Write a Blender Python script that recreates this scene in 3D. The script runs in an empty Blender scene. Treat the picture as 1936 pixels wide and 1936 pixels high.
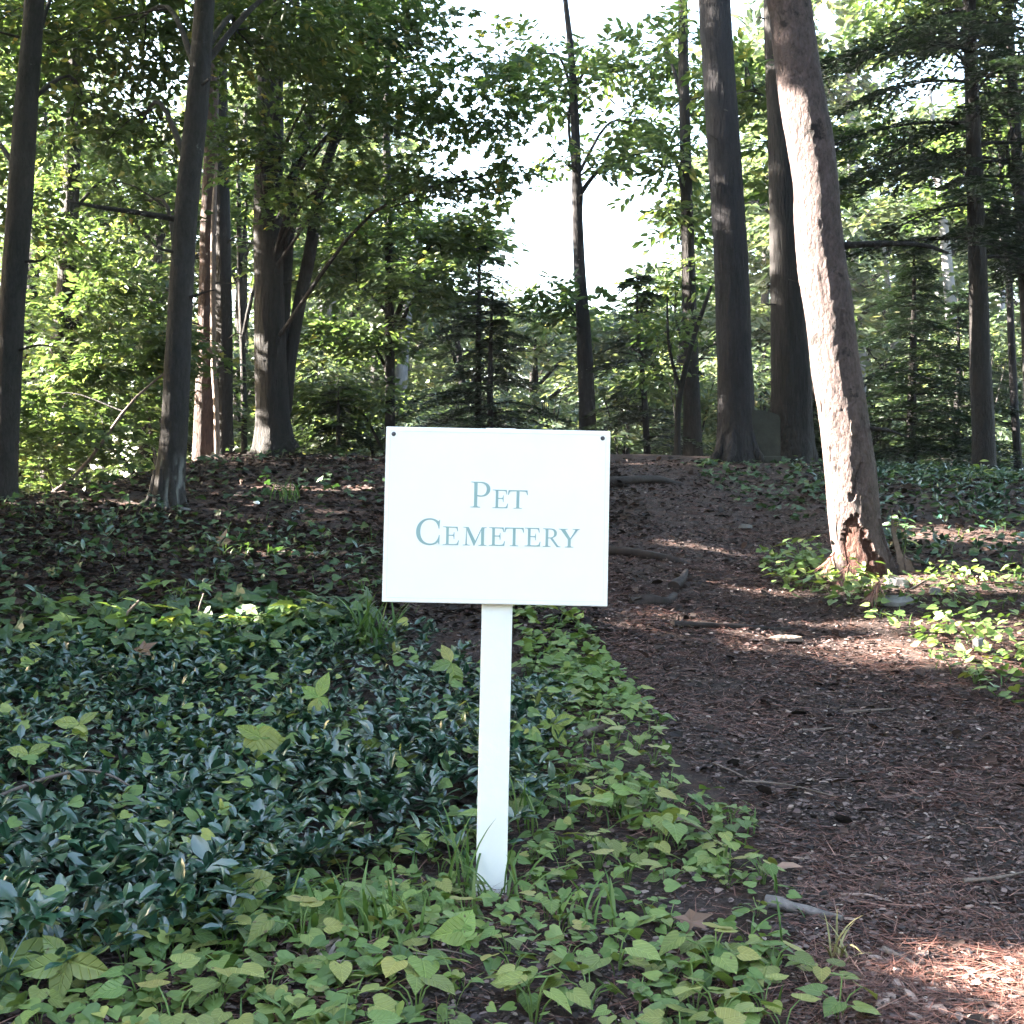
import bpy, math, random
import numpy as np
from mathutils import Vector, Matrix, Euler
from mathutils.geometry import tessellate_polygon

scene = bpy.context.scene
COL = scene.collection

# ------------------------------------------------------------------ camera, sky, sun, exposure
cam_data = bpy.data.cameras.new("camera")
cam_data.sensor_width = 36.0
cam_data.lens = 43.46
cam_data.clip_start = 0.05
cam_data.clip_end = 2000.0
cam = bpy.data.objects.new("camera", cam_data)
COL.objects.link(cam)
cam.location = (0.0, 0.0, 0.70)
cam.rotation_euler = (math.radians(91.5), 0.0, 0.0)
scene.camera = cam

SUN_EL = math.radians(24.0)
SUN_AZ = math.radians(276.0)          # clockwise from +Y: the sun stands to the left of the picture
SUN_DIR = np.array([math.sin(SUN_AZ) * math.cos(SUN_EL), math.cos(SUN_AZ) * math.cos(SUN_EL), math.sin(SUN_EL)])

world = bpy.data.worlds.new("World")
scene.world = world
world.use_nodes = True
wn = world.node_tree.nodes
wl = world.node_tree.links
wn.clear()
sky = wn.new("ShaderNodeTexSky")
sky.sky_type = 'NISHITA'
sky.sun_disc = False
sky.sun_elevation = SUN_EL
sky.sun_rotation = SUN_AZ
sky.air_density = 1.3
sky.dust_density = 3.0
sky.ozone_density = 1.0
bg = wn.new("ShaderNodeBackground")
bg.inputs["Strength"].default_value = 0.055
wo = wn.new("ShaderNodeOutputWorld")
wl.new(sky.outputs[0], bg.inputs["Color"])
wl.new(bg.outputs[0], wo.inputs["Surface"])

sun_data = bpy.data.lights.new("sun", 'SUN')
sun_data.energy = 5.0
sun_data.angle = math.radians(0.5)
sun_data.color = (1.0, 0.90, 0.78)
sun = bpy.data.objects.new("sun", sun_data)
COL.objects.link(sun)
sun.rotation_euler = Vector(-SUN_DIR).to_track_quat('-Z', 'Y').to_euler()
sun.location = (-30, 4, 20)

scene.view_settings.view_transform = 'Standard'
scene.view_settings.look = 'None'
scene.view_settings.gamma = 1.0
scene.view_settings.use_curve_mapping = False
scene.view_settings.exposure = 5.05
scene.render.engine = 'CYCLES'
scene.cycles.max_bounces = 7
scene.cycles.diffuse_bounces = 3
scene.cycles.glossy_bounces = 2
scene.cycles.transmission_bounces = 4
scene.cycles.transparent_max_bounces = 4
scene.cycles.sample_clamp_indirect = 6.0

rng = np.random.default_rng(20)
random.seed(7)

# ------------------------------------------------------------------ helpers
def nrm(a):
    return a / np.maximum(np.linalg.norm(a, axis=-1, keepdims=True), 1e-9)

def sstep(a, b, t):
    t = np.clip((t - a) / (b - a), 0, 1)
    return t * t * (3 - 2 * t)

_H = np.random.default_rng(5).random((256, 256))
def vnoise(x, y):
    xi = np.floor(x).astype(int); yi = np.floor(y).astype(int)
    fx = x - xi; fy = y - yi
    fx = fx * fx * (3 - 2 * fx); fy = fy * fy * (3 - 2 * fy)
    a = _H[xi & 255, yi & 255]; b = _H[(xi + 1) & 255, yi & 255]
    c = _H[xi & 255, (yi + 1) & 255]; d = _H[(xi + 1) & 255, (yi + 1) & 255]
    return (a * (1 - fx) + b * fx) * (1 - fy) + (c * (1 - fx) + d * fx) * fy

RY = np.array([-200, -3, 0, 1.5, 2.5, 3.5, 4.5, 5.5, 6.5, 8.5, 10, 12, 13.5, 15, 18, 24, 35, 60, 300.])
RZ = np.array([-.6, -.5, -.22, -.04, 0, .07, .19, .36, .55, .95, 1.24, 1.55, 1.68, 1.68, 1.35, .3, -1, -1.6, -2.])
def height(x, y):
    x = np.asarray(x, float); y = np.asarray(y, float)
    z = 0
    for k in (-.5, -.25, 0, .25, .5):
        z = z + np.interp(y + k, RY, RZ)
    z = z / 5
    z = z - 1.15 * sstep(2.7, 5.4, -x) * sstep(8.2, 12.5, y)
    z = z - 0.10 * sstep(0.0, 6, x - 0.28 * y + 1) * sstep(8, 12, y) - 0.2 * sstep(1.6, 4.5, x) * sstep(9, 13, y)
    z = z - 0.06 * np.exp(-((x - 0.9 - (y - 2) * 0.12) / 0.55) ** 2) * sstep(1, 4, y) * (1 - sstep(10, 13, y))
    near = 1 - sstep(20, 40, np.abs(y))
    z = z + near * (0.045 * (vnoise(x * 1.1 + 40, y * 1.1 + 40) - .5) + 0.022 * (vnoise(x * 3.7 + 9, y * 3.7) - .5) + 0.009 * (vnoise(x * 11 + 3, y * 11) - .5))
    return z

def h1(x, y):
    return float(height(x, y))

class Geo:
    """Collects vertices and faces (plus a per-face tint and material slot) for ONE mesh."""
    def __init__(self):
        self.v = []; self.f = []; self.t = []; self.m = []; self.n = 0; self.va = []
    def add(self, v, f, tint=0.5, mat=0, va=None):
        v = np.asarray(v, float).reshape(-1, 3); f = np.asarray(f, int)
        if len(v) == 0 or len(f) == 0:
            return
        self.f.append(f + self.n)
        self.v.append(v); self.n += len(v)
        self.t.append(np.broadcast_to(np.asarray(tint, float), (len(f),)).copy())
        self.m.append(np.full(len(f), mat, int))
        self.va.append(np.zeros(len(v)) if va is None else np.asarray(va, float))
    def mesh(self, name, mats, smooth=False):
        me = bpy.data.meshes.new(name)
        v = np.concatenate(self.v)
        me.vertices.add(len(v)); me.vertices.foreach_set("co", v.astype(np.float32).ravel())
        loops = np.concatenate([f.ravel() for f in self.f]).astype(np.int32)
        cnt = np.concatenate([np.full(len(f), f.shape[1]) for f in self.f])
        start = np.concatenate([[0], np.cumsum(cnt)[:-1]]).astype(np.int32)
        me.loops.add(len(loops)); me.loops.foreach_set("vertex_index", loops)
        me.polygons.add(len(cnt)); me.polygons.foreach_set("loop_start", start)
        me.polygons.foreach_set("material_index", np.concatenate(self.m).astype(np.int32))
        me.polygons.foreach_set("use_smooth", np.full(len(cnt), smooth))
        me.update(calc_edges=True)
        a = me.attributes.new("tint", 'FLOAT', 'FACE')
        a.data.foreach_set("value", np.concatenate(self.t).astype(np.float32))
        va = np.concatenate(self.va)
        if va.any():
            b = me.attributes.new("wear", 'FLOAT', 'POINT')
            b.data.foreach_set("value", va.astype(np.float32))
        for m in (mats if isinstance(mats, (list, tuple)) else [mats]):
            me.materials.append(m)
        return me
    def obj(self, name, mats, parent=None, smooth=False, loc=None):
        if loc is not None:
            self.v = [v - np.asarray(loc, float) for v in self.v]
        o = bpy.data.objects.new(name, self.mesh(name, mats, smooth))
        COL.objects.link(o)
        if parent is not None:
            o.parent = parent
        elif loc is not None:
            o.location = loc
        return o

def empty(name, loc=(0, 0, 0), rz=0.0):
    o = bpy.data.objects.new(name, None)
    o.empty_display_size = 0.1
    COL.objects.link(o)
    o.location = loc; o.rotation_euler = (0, 0, rz)
    return o

def tag(o, label=None, cat=None, group=None, kind=None):
    if label: o["label"] = label
    if cat: o["category"] = cat
    if group: o["group"] = group
    if kind: o["kind"] = kind
    return o

def copy_tree(root):
    c = root.copy(); COL.objects.link(c)
    for ch in root.children:
        k = ch.copy(); COL.objects.link(k); k.parent = c
        k.matrix_parent_inverse = ch.matrix_parent_inverse.copy()
    return c

def catmull(P, n):
    """P (k, d) control rows -> n rows along a Catmull-Rom spline (all columns interpolated)."""
    P = np.asarray(P, float)
    k = len(P)
    if k == 2:
        t = np.linspace(0, 1, n)[:, None]
        return P[0] * (1 - t) + P[1] * t
    Q = np.vstack([2 * P[0] - P[1], P, 2 * P[-1] - P[-2]])
    s = np.linspace(0, k - 1 - 1e-6, n); i = s.astype(int); t = (s - i)[:, None]
    p0, p1, p2, p3 = Q[i], Q[i + 1], Q[i + 2], Q[i + 3]
    return 0.5 * (2 * p1 + (p2 - p0) * t + (2 * p0 - 5 * p1 + 4 * p2 - p3) * t ** 2 + (3 * p1 - p0 - 3 * p2 + p3) * t ** 3)

def tube(geo, pts, nseg=8, n=None, rough=0.0, mat=0, tint=0.5, cap=True, disp=None, seed=0, smooth_path=True):
    """pts rows (x, y, z, r). disp(theta, s, i, c) -> (radius factor array, wear array)."""
    pts = np.asarray(pts, float)
    n = n or len(pts) * 3
    P = catmull(pts, n) if smooth_path else pts
    n = len(P)
    c = P[:, :3]; r = np.maximum(P[:, 3], 1e-4)
    tan = nrm(np.gradient(c, axis=0))
    ref = np.tile(np.array([0, 1.0, 0]), (n, 1))
    ref[np.abs(tan[:, 1]) > 0.95] = (1, 0, 0)
    a = nrm(np.cross(ref, tan)); b = np.cross(tan, a)
    th = np.linspace(0, 2 * math.pi, nseg, endpoint=False)
    fac = np.ones((n, nseg)); wear = np.zeros((n, nseg))
    if rough:
        o = seed * 17.3
        TT = np.broadcast_to(th, (n, nseg)); SS = np.broadcast_to(np.arange(n)[:, None], (n, nseg))
        fac = 1 + rough * (vnoise(np.cos(TT) * 2.2 + 30 + o, np.sin(TT) * 2.2 + SS * .35 + 11) - .5) * 2
    if disp is not None:
        f2, wear = disp(th, c, r)
        fac = fac * f2
    V = c[:, None] + (a[:, None] * np.cos(th)[None, :, None] + b[:, None] * np.sin(th)[None, :, None]) * (r[:, None] * fac)[..., None]
    idx = np.arange(n * nseg).reshape(n, nseg)
    q = np.stack([idx[:-1], np.roll(idx, -1, 1)[:-1], np.roll(idx, -1, 1)[1:], idx[1:]], -1).reshape(-1, 4)
    geo.add(V.reshape(-1, 3), q, tint, mat, wear.ravel())
    if cap:
        for ring, cc, flip in ((V[0], c[0], True), (V[-1], c[-1], False)):
            vv = np.vstack([ring, cc])
            k = np.arange(nseg)
            tri = np.stack([k, (k + 1) % nseg, np.full(nseg, nseg)], -1)
            if flip: tri = tri[:, ::-1]
            geo.add(vv, tri, tint, mat)

# ------------------------------------------------------------------ leaf templates: x along the leaf, y across, z out of the blade (unit length)
def T(v, f):
    return np.array(v, float), np.array(f, int)
LEAF_DIAMOND = T([(0, 0, 0), (.45, -.28, .07), (1, 0, -.05), (.45, .28, .07)], [(0, 1, 2), (0, 2, 3)])
LEAF_OVAL = T([(0, 0, 0), (.3, -.24, .06), (.68, -.20, .04), (1, 0, -.06), (.68, .20, .04), (.3, .24, .06)], [(0, 1, 2), (0, 2, 3), (0, 3, 4), (0, 4, 5)])
LEAF_MAPLE = T([(0.3, 0, 0), (0, 0, -.02), (.06, -.16, .02), (-.04, -.42, .0), (.26, -.28, .05), (.52, -.52, -.02), (.56, -.2, .05), (1, 0, -.06), (.56, .2, .05), (.52, .52, -.02), (.26, .28, .05), (-.04, .42, 0), (.06, .16, .02)],
               [(0, i, i + 1) for i in range(1, 12)] + [(0, 12, 1)])
LEAF_VINCA = T([(0, 0, 0), (.2, -.16, .04), (.5, -.24, .05), (.82, -.15, .0), (1, 0, -.12), (.82, .15, .0), (.5, .24, .05), (.2, .16, .04), (.5, 0, .0)],
               [(0, 1, 8), (1, 2, 8), (2, 3, 8), (3, 4, 8), (4, 5, 8), (5, 6, 8), (6, 7, 8), (7, 0, 8)])
LEAF_HEART_S = T([(0, 0, 0), (-.14, -.2, .06), (-.02, -.42, .05), (.3, -.46, .06), (.66, -.26, .02), (1, 0, -.08), (.66, .26, .02), (.3, .46, .06), (-.02, .42, .05), (-.14, .2, .06), (.45, 0, -.02)],
                 [(0, 1, 10), (1, 2, 10), (2, 3, 10), (3, 4, 10), (4, 5, 10), (5, 6, 10), (6, 7, 10), (7, 8, 10), (8, 9, 10), (9, 0, 10)])
LEAF_IVY = T([(0.25, 0, 0), (0, 0, 0), (-.06, -.3, .03), (.2, -.5, -.02), (.42, -.26, .05), (.72, -.2, .02), (1, 0, -.05), (.72, .2, .02), (.42, .26, .05), (.2, .5, -.02), (-.06, .3, .03)],
             [(0, i, i + 1) for i in range(1, 10)] + [(0, 10, 1)])
NEEDLE = T([(0, -.03, 0), (0, .03, 0), (1, .0, 0)], [(0, 1, 2)])
FLAKE = T([(0, -.2, 0), (.35, -.33, .08), (.8, -.25, .05), (1, .05, -.02), (.7, .3, .06), (.2, .28, .1)], [(0, 1, 2), (0, 2, 3), (0, 3, 4), (0, 4, 5)])

def scatter(geo, tmpl, pos, dirs, normals, size, tint, width=1.0, mat=0):
    tv, tf = tmpl
    n = len(pos)
    if n == 0: return
    x = nrm(dirs); y = nrm(np.cross(normals, x)); z = np.cross(x, y)
    s = np.broadcast_to(np.asarray(size, float), (n,)); w = np.broadcast_to(np.asarray(width, float), (n,))
    V = pos[:, None] + s[:, None, None] * (tv[None, :, 0:1] * x[:, None] + tv[None, :, 1:2] * w[:, None, None] * y[:, None] + tv[None, :, 2:3] * z[:, None])
    F = tf[None] + (np.arange(n) * len(tv))[:, None, None]
    tt = np.repeat(np.broadcast_to(np.asarray(tint, float), (n,)), len(tf))
    geo.add(V.reshape(-1, 3), F.reshape(-1, tf.shape[1]), tt, mat)

def rnd(n, k=3):
    return rng.normal(size=(n, k))

# ------------------------------------------------------------------ gaps cut in the crowns along these lines to land sun on chosen spots
BEAMS = [((1.85, 6.5, .75), .2), ((1.82, 6.5, 1.0), .22), ((1.76, 6.5, 1.3), .24), ((1.72, 6.5, 1.6), .25), ((1.68, 6.5, 1.95), .24), ((1.64, 6.5, 2.3), .22), ((1.58, 6.5, 2.65), .2), ((1.5, 6.5, 2.95), .13),
         ((1.02, 1.92, -.03), .13), ((1.22, 1.96, -.03), .2), ((1.18, 7.21, .65), .09), ((.72, 5.69, .38), .0), ((1.09, 5.07, .23), .0),
         ((-1.35, 4.95, .3), .07), ((-1.1, 4.96, .3), .08), ((-.95, 5.0, .3), .05), ((-1.14, 6.81, .62), .10), ((-1.07, 9.37, 1.13), .15), ((2.03, 6.25, .5), .13), ((2.44, 6.06, .48), .08),
         ((-3.37, 13.4, 2.0), .25), ((-3.2, 13.2, 2.4), .3), ((-3.6, 9.9, 1.5), .55), ((-3.8, 9.9, 1.2), .4), ((-3.2, 9.9, 1.9), .3),
         ((1.3, 6.3, .5), .03), ((-.8, 5.1, .32), .1), ((2.7, 7.6, .8), .2)]
_BP = np.array([b[0] for b in BEAMS]); _BR = np.array([b[1] for b in BEAMS])
def shaded(P):
    """False for the points that would stand in one of the sun's gaps."""
    keep = np.ones(len(P), bool)
    for p, r in zip(_BP, _BR):
        d = P - p; t = d @ SUN_DIR
        keep &= ~((t > .9) & (np.linalg.norm(d - t[:, None] * SUN_DIR, axis=1) < r + .07))
    return keep
# ------------------------------------------------------------------ materials
def new_mat(name):
    m = bpy.data.materials.new(name); m.use_nodes = True
    nt = m.node_tree; nt.nodes.clear()
    return m, nt, nt.nodes, nt.links

def N(nodes, typ, **kw):
    n = nodes.new(typ)
    for k, v in kw.items():
        if k in n.inputs.keys(): n.inputs[k].default_value = v
        else: setattr(n, k, v)
    return n

def ramp(nodes, stops):
    r = nodes.new("ShaderNodeValToRGB")
    el = r.color_ramp.elements
    while len(el) < len(stops): el.new(0.5)
    for e, (p, c) in zip(el, stops):
        e.position = p; e.color = (*c, 1)
    return r

def leaf_mat(name, stops, trans=0.35, rough=0.5, spec=0.35, tcol=1.6, mottle=30.0, vein=0.25, veins=False):
    m, nt, nd, ln = new_mat(name)
    at = N(nd, "ShaderNodeAttribute", attribute_name="tint")
    rp = ramp(nd, stops)
    ln.new(at.outputs["Fac"], rp.inputs[0])
    tc = N(nd, "ShaderNodeTexCoord"); no = N(nd, "ShaderNodeTexNoise", Scale=mottle, Detail=3.0)
    ln.new(tc.outputs["Object"], no.inputs["Vector"])
    hs = N(nd, "ShaderNodeHueSaturation")
    mr = N(nd, "ShaderNodeMapRange"); mr.inputs[3].default_value = 1 - vein; mr.inputs[4].default_value = 1 + vein
    ln.new(no.outputs[0], mr.inputs[0]); ln.new(mr.outputs[0], hs.inputs["Value"]); ln.new(rp.outputs[0], hs.inputs["Color"])
    pb = N(nd, "ShaderNodeBsdfPrincipled"); pb.inputs["Roughness"].default_value = rough
    pb.inputs["Specular IOR Level"].default_value = spec
    ln.new(hs.outputs[0], pb.inputs["Base Color"])
    leafcol = hs.outputs[0]
    if veins:      # side veins and midrib in the blade's own coordinates, browned spots and a shift of colour from leaf to leaf
        sx = N(nd, "ShaderNodeSeparateXYZ"); ln.new(tc.outputs["Object"], sx.inputs[0])
        ab = N(nd, "ShaderNodeMath", operation='ABSOLUTE'); ln.new(sx.outputs[1], ab.inputs[0])
        m1 = N(nd, "ShaderNodeMath", operation='MULTIPLY_ADD'); ln.new(ab.outputs[0], m1.inputs[0]); m1.inputs[1].default_value = -.9; ln.new(sx.outputs[0], m1.inputs[2])
        m2 = N(nd, "ShaderNodeMath", operation='MULTIPLY'); ln.new(m1.outputs[0], m2.inputs[0]); m2.inputs[1].default_value = 31.0
        m3 = N(nd, "ShaderNodeMath", operation='SINE'); ln.new(m2.outputs[0], m3.inputs[0])
        r1 = N(nd, "ShaderNodeMapRange"); r1.inputs[1].default_value = .72; r1.inputs[2].default_value = 1.0; ln.new(m3.outputs[0], r1.inputs[0])
        r2 = N(nd, "ShaderNodeMapRange"); r2.inputs[1].default_value = .035; r2.inputs[2].default_value = .008; ln.new(ab.outputs[0], r2.inputs[0])
        mv = N(nd, "ShaderNodeMath", operation='MAXIMUM'); ln.new(r1.outputs[0], mv.inputs[0]); ln.new(r2.outputs[0], mv.inputs[1])
        oi = N(nd, "ShaderNodeObjectInfo")
        rh = N(nd, "ShaderNodeMapRange"); rh.inputs[3].default_value = .44; rh.inputs[4].default_value = .52; ln.new(oi.outputs["Random"], rh.inputs[0])
        h2 = N(nd, "ShaderNodeHueSaturation"); ln.new(rh.outputs[0], h2.inputs["Hue"]); ln.new(leafcol, h2.inputs["Color"])
        rv = N(nd, "ShaderNodeMapRange"); rv.inputs[3].default_value = .94; rv.inputs[4].default_value = 1.24; ln.new(mv.outputs[0], rv.inputs[0]); ln.new(rv.outputs[0], h2.inputs["Value"])
        sp = N(nd, "ShaderNodeTexNoise", Scale=3.2, Detail=5.0); sp.noise_dimensions = '4D'; ln.new(tc.outputs["Object"], sp.inputs["Vector"])
        wv = N(nd, "ShaderNodeMath", operation='MULTIPLY'); ln.new(oi.outputs["Random"], wv.inputs[0]); wv.inputs[1].default_value = 90.0; ln.new(wv.outputs[0], sp.inputs["W"])
        rs = ramp(nd, [(.64, (0, 0, 0)), (.70, (1, 1, 1))]); ln.new(sp.outputs[0], rs.inputs[0])
        mb = N(nd, "ShaderNodeMix", data_type='RGBA'); ln.new(rs.outputs[0], mb.inputs[0]); ln.new(h2.outputs[0], mb.inputs[6]); mb.inputs[7].default_value = (.085, .058, .03, 1)
        leafcol = mb.outputs[2]; ln.new(leafcol, pb.inputs["Base Color"])
        bv = N(nd, "ShaderNodeBump", Strength=.5, Distance=.02); ln.new(mv.outputs[0], bv.inputs["Height"]); bv.invert = True; ln.new(bv.outputs[0], pb.inputs["Normal"])
    tr = N(nd, "ShaderNodeBsdfTranslucent")
    mx = N(nd, "ShaderNodeMix", data_type='RGBA', blend_type='MULTIPLY'); mx.inputs["Factor"].default_value = 1.0
    mx.inputs[7].default_value = (tcol * .95, tcol, tcol * .52, 1)
    ln.new(leafcol, mx.inputs[6]); ln.new(mx.outputs[2], tr.inputs["Color"])
    ms = N(nd, "ShaderNodeMixShader"); ms.inputs[0].default_value = trans
    ln.new(pb.outputs[0], ms.inputs[1]); ln.new(tr.outputs[0], ms.inputs[2])
    out = N(nd, "ShaderNodeOutputMaterial"); ln.new(ms.outputs[0], out.inputs[0])
    return m

def bark_mat(name, dark, light, scale=14.0, stretch=0.22, bump=0.6, lichen=None, lichen_amt=0.0, bare=None, rough=0.85):
    m, nt, nd, ln = new_mat(name)
    tc = N(nd, "ShaderNodeTexCoord"); mp = N(nd, "ShaderNodeMapping"); mp.inputs["Scale"].default_value = (1, 1, stretch)
    ln.new(tc.outputs["Object"], mp.inputs[0])
    n1 = N(nd, "ShaderNodeTexNoise", Scale=scale, Detail=7.0, Roughness=.65)
    n2 = N(nd, "ShaderNodeTexNoise", Scale=scale * 4.5, Detail=5.0, Roughness=.7)
    vo = N(nd, "ShaderNodeTexVoronoi", Scale=scale * 1.8); vo.feature = 'DISTANCE_TO_EDGE'
    for k in (n1, n2, vo): ln.new(mp.outputs[0], k.inputs["Vector"])
    ad = N(nd, "ShaderNodeMath", operation='ADD'); ln.new(n1.outputs[0], ad.inputs[0]); ln.new(n2.outputs[0], ad.inputs[1])
    hf = N(nd, "ShaderNodeMath", operation='MULTIPLY'); hf.inputs[1].default_value = .5; ln.new(ad.outputs[0], hf.inputs[0])
    rp = ramp(nd, [(.34, dark), (.66, light)]); ln.new(hf.outputs[0], rp.inputs[0])
    col = rp.outputs[0]
    if lichen:
        n3 = N(nd, "ShaderNodeTexNoise", Scale=5.0, Detail=6.0, Roughness=.7); ln.new(tc.outputs["Object"], n3.inputs["Vector"])
        r3 = ramp(nd, [(.60 - lichen_amt, (0, 0, 0)), (.66 - lichen_amt, (1, 1, 1))]); ln.new(n3.outputs[0], r3.inputs[0])
        mx = N(nd, "ShaderNodeMix", data_type='RGBA'); ln.new(r3.outputs[0], mx.inputs[0]); ln.new(col, mx.inputs[6]); mx.inputs[7].default_value = (*lichen, 1)
        col = mx.outputs[2]
    if bare:
        at = N(nd, "ShaderNodeAttribute", attribute_name="wear")
        nb = N(nd, "ShaderNodeTexNoise", Scale=16.0, Detail=6.0, Roughness=.75); ln.new(mp.outputs[0], nb.inputs["Vector"])
        rb = ramp(nd, [(.3, bare[0]), (.5, bare[1]), (.68, bare[2])]); ln.new(nb.outputs[0], rb.inputs[0])
        mb = N(nd, "ShaderNodeMix", data_type='RGBA'); ln.new(at.outputs["Fac"], mb.inputs[0]); ln.new(col, mb.inputs[6]); ln.new(rb.outputs[0], mb.inputs[7])
        col = mb.outputs[2]
    pb = N(nd, "ShaderNodeBsdfPrincipled"); pb.inputs["Roughness"].default_value = rough; pb.inputs["Specular IOR Level"].default_value = .25
    ln.new(col, pb.inputs["Base Color"])
    mm = N(nd, "ShaderNodeMath", operation='MULTIPLY'); ln.new(hf.outputs[0], mm.inputs[0]); ln.new(vo.outputs["Distance"], mm.inputs[1])
    a2 = N(nd, "ShaderNodeMath", operation='ADD'); ln.new(mm.outputs[0], a2.inputs[0]); ln.new(hf.outputs[0], a2.inputs[1])
    bp = N(nd, "ShaderNodeBump", Strength=bump, Distance=.05); ln.new(a2.outputs[0], bp.inputs["Height"]); ln.new(bp.outputs[0], pb.inputs["Normal"])
    out = N(nd, "ShaderNodeOutputMaterial"); ln.new(pb.outputs[0], out.inputs[0])
    return m

def plain_mat(name, stops, rough=.8, scale=20.0, bump=.2, spec=.3, use_tint=False):
    m, nt, nd, ln = new_mat(name)
    tc = N(nd, "ShaderNodeTexCoord"); n1 = N(nd, "ShaderNodeTexNoise", Scale=scale, Detail=6.0, Roughness=.65)
    ln.new(tc.outputs["Object"], n1.inputs["Vector"])
    rp = ramp(nd, stops)
    pb = N(nd, "ShaderNodeBsdfPrincipled"); pb.inputs["Roughness"].default_value = rough; pb.inputs["Specular IOR Level"].default_value = spec
    if use_tint:
        at = N(nd, "ShaderNodeAttribute", attribute_name="tint"); ln.new(at.outputs["Fac"], rp.inputs[0])
    else:
        ln.new(n1.outputs[0], rp.inputs[0])
    ln.new(rp.outputs[0], pb.inputs["Base Color"])
    if bump:
        bp = N(nd, "ShaderNodeBump", Strength=bump, Distance=.01); ln.new(n1.outputs[0], bp.inputs["Height"]); ln.new(bp.outputs[0], pb.inputs["Normal"])
    out = N(nd, "ShaderNodeOutputMaterial"); ln.new(pb.outputs[0], out.inputs[0])
    return m

def ground_mat():
    m, nt, nd, ln = new_mat("woodland_soil")
    tc = N(nd, "ShaderNodeTexCoord")
    big = N(nd, "ShaderNodeTexNoise", Scale=1.6, Detail=4.0); fine = N(nd, "ShaderNodeTexNoise", Scale=55.0, Detail=8.0, Roughness=.75)
    mid = N(nd, "ShaderNodeTexNoise", Scale=9.0, Detail=6.0, Roughness=.7)
    for k in (big, fine, mid): ln.new(tc.outputs["Object"], k.inputs["Vector"])
    rf = ramp(nd, [(.30, (.016, .012, .012)), (.52, (.050, .036, .033)), (.72, (.13, .095, .085))]); ln.new(fine.outputs[0], rf.inputs[0])
    rr = ramp(nd, [(.30, (.014, .009, .007)), (.55, (.050, .024, .017)), (.75, (.105, .047, .032))]); ln.new(fine.outputs[0], rr.inputs[0])
    fb = ramp(nd, [(.44, (0, 0, 0)), (.62, (1, 1, 1))]); ln.new(mid.outputs[0], fb.inputs[0])
    mx = N(nd, "ShaderNodeMix", data_type='RGBA'); ln.new(fb.outputs[0], mx.inputs[0]); ln.new(rf.outputs[0], mx.inputs[6]); ln.new(rr.outputs[0], mx.inputs[7])
    pb = N(nd, "ShaderNodeBsdfPrincipled"); pb.inputs["Roughness"].default_value = .9; pb.inputs["Specular IOR Level"].default_value = .2
    ln.new(mx.outputs[2], pb.inputs["Base Color"])
    ad = N(nd, "ShaderNodeMath", operation='ADD'); ln.new(fine.outputs[0], ad.inputs[0]); ln.new(mid.outputs[0], ad.inputs[1])
    bp = N(nd, "ShaderNodeBump", Strength=.8, Distance=.03); ln.new(ad.outputs[0], bp.inputs["Height"]); ln.new(bp.outputs[0], pb.inputs["Normal"])
    out = N(nd, "ShaderNodeOutputMaterial"); ln.new(pb.outputs[0], out.inputs[0])
    return m

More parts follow.
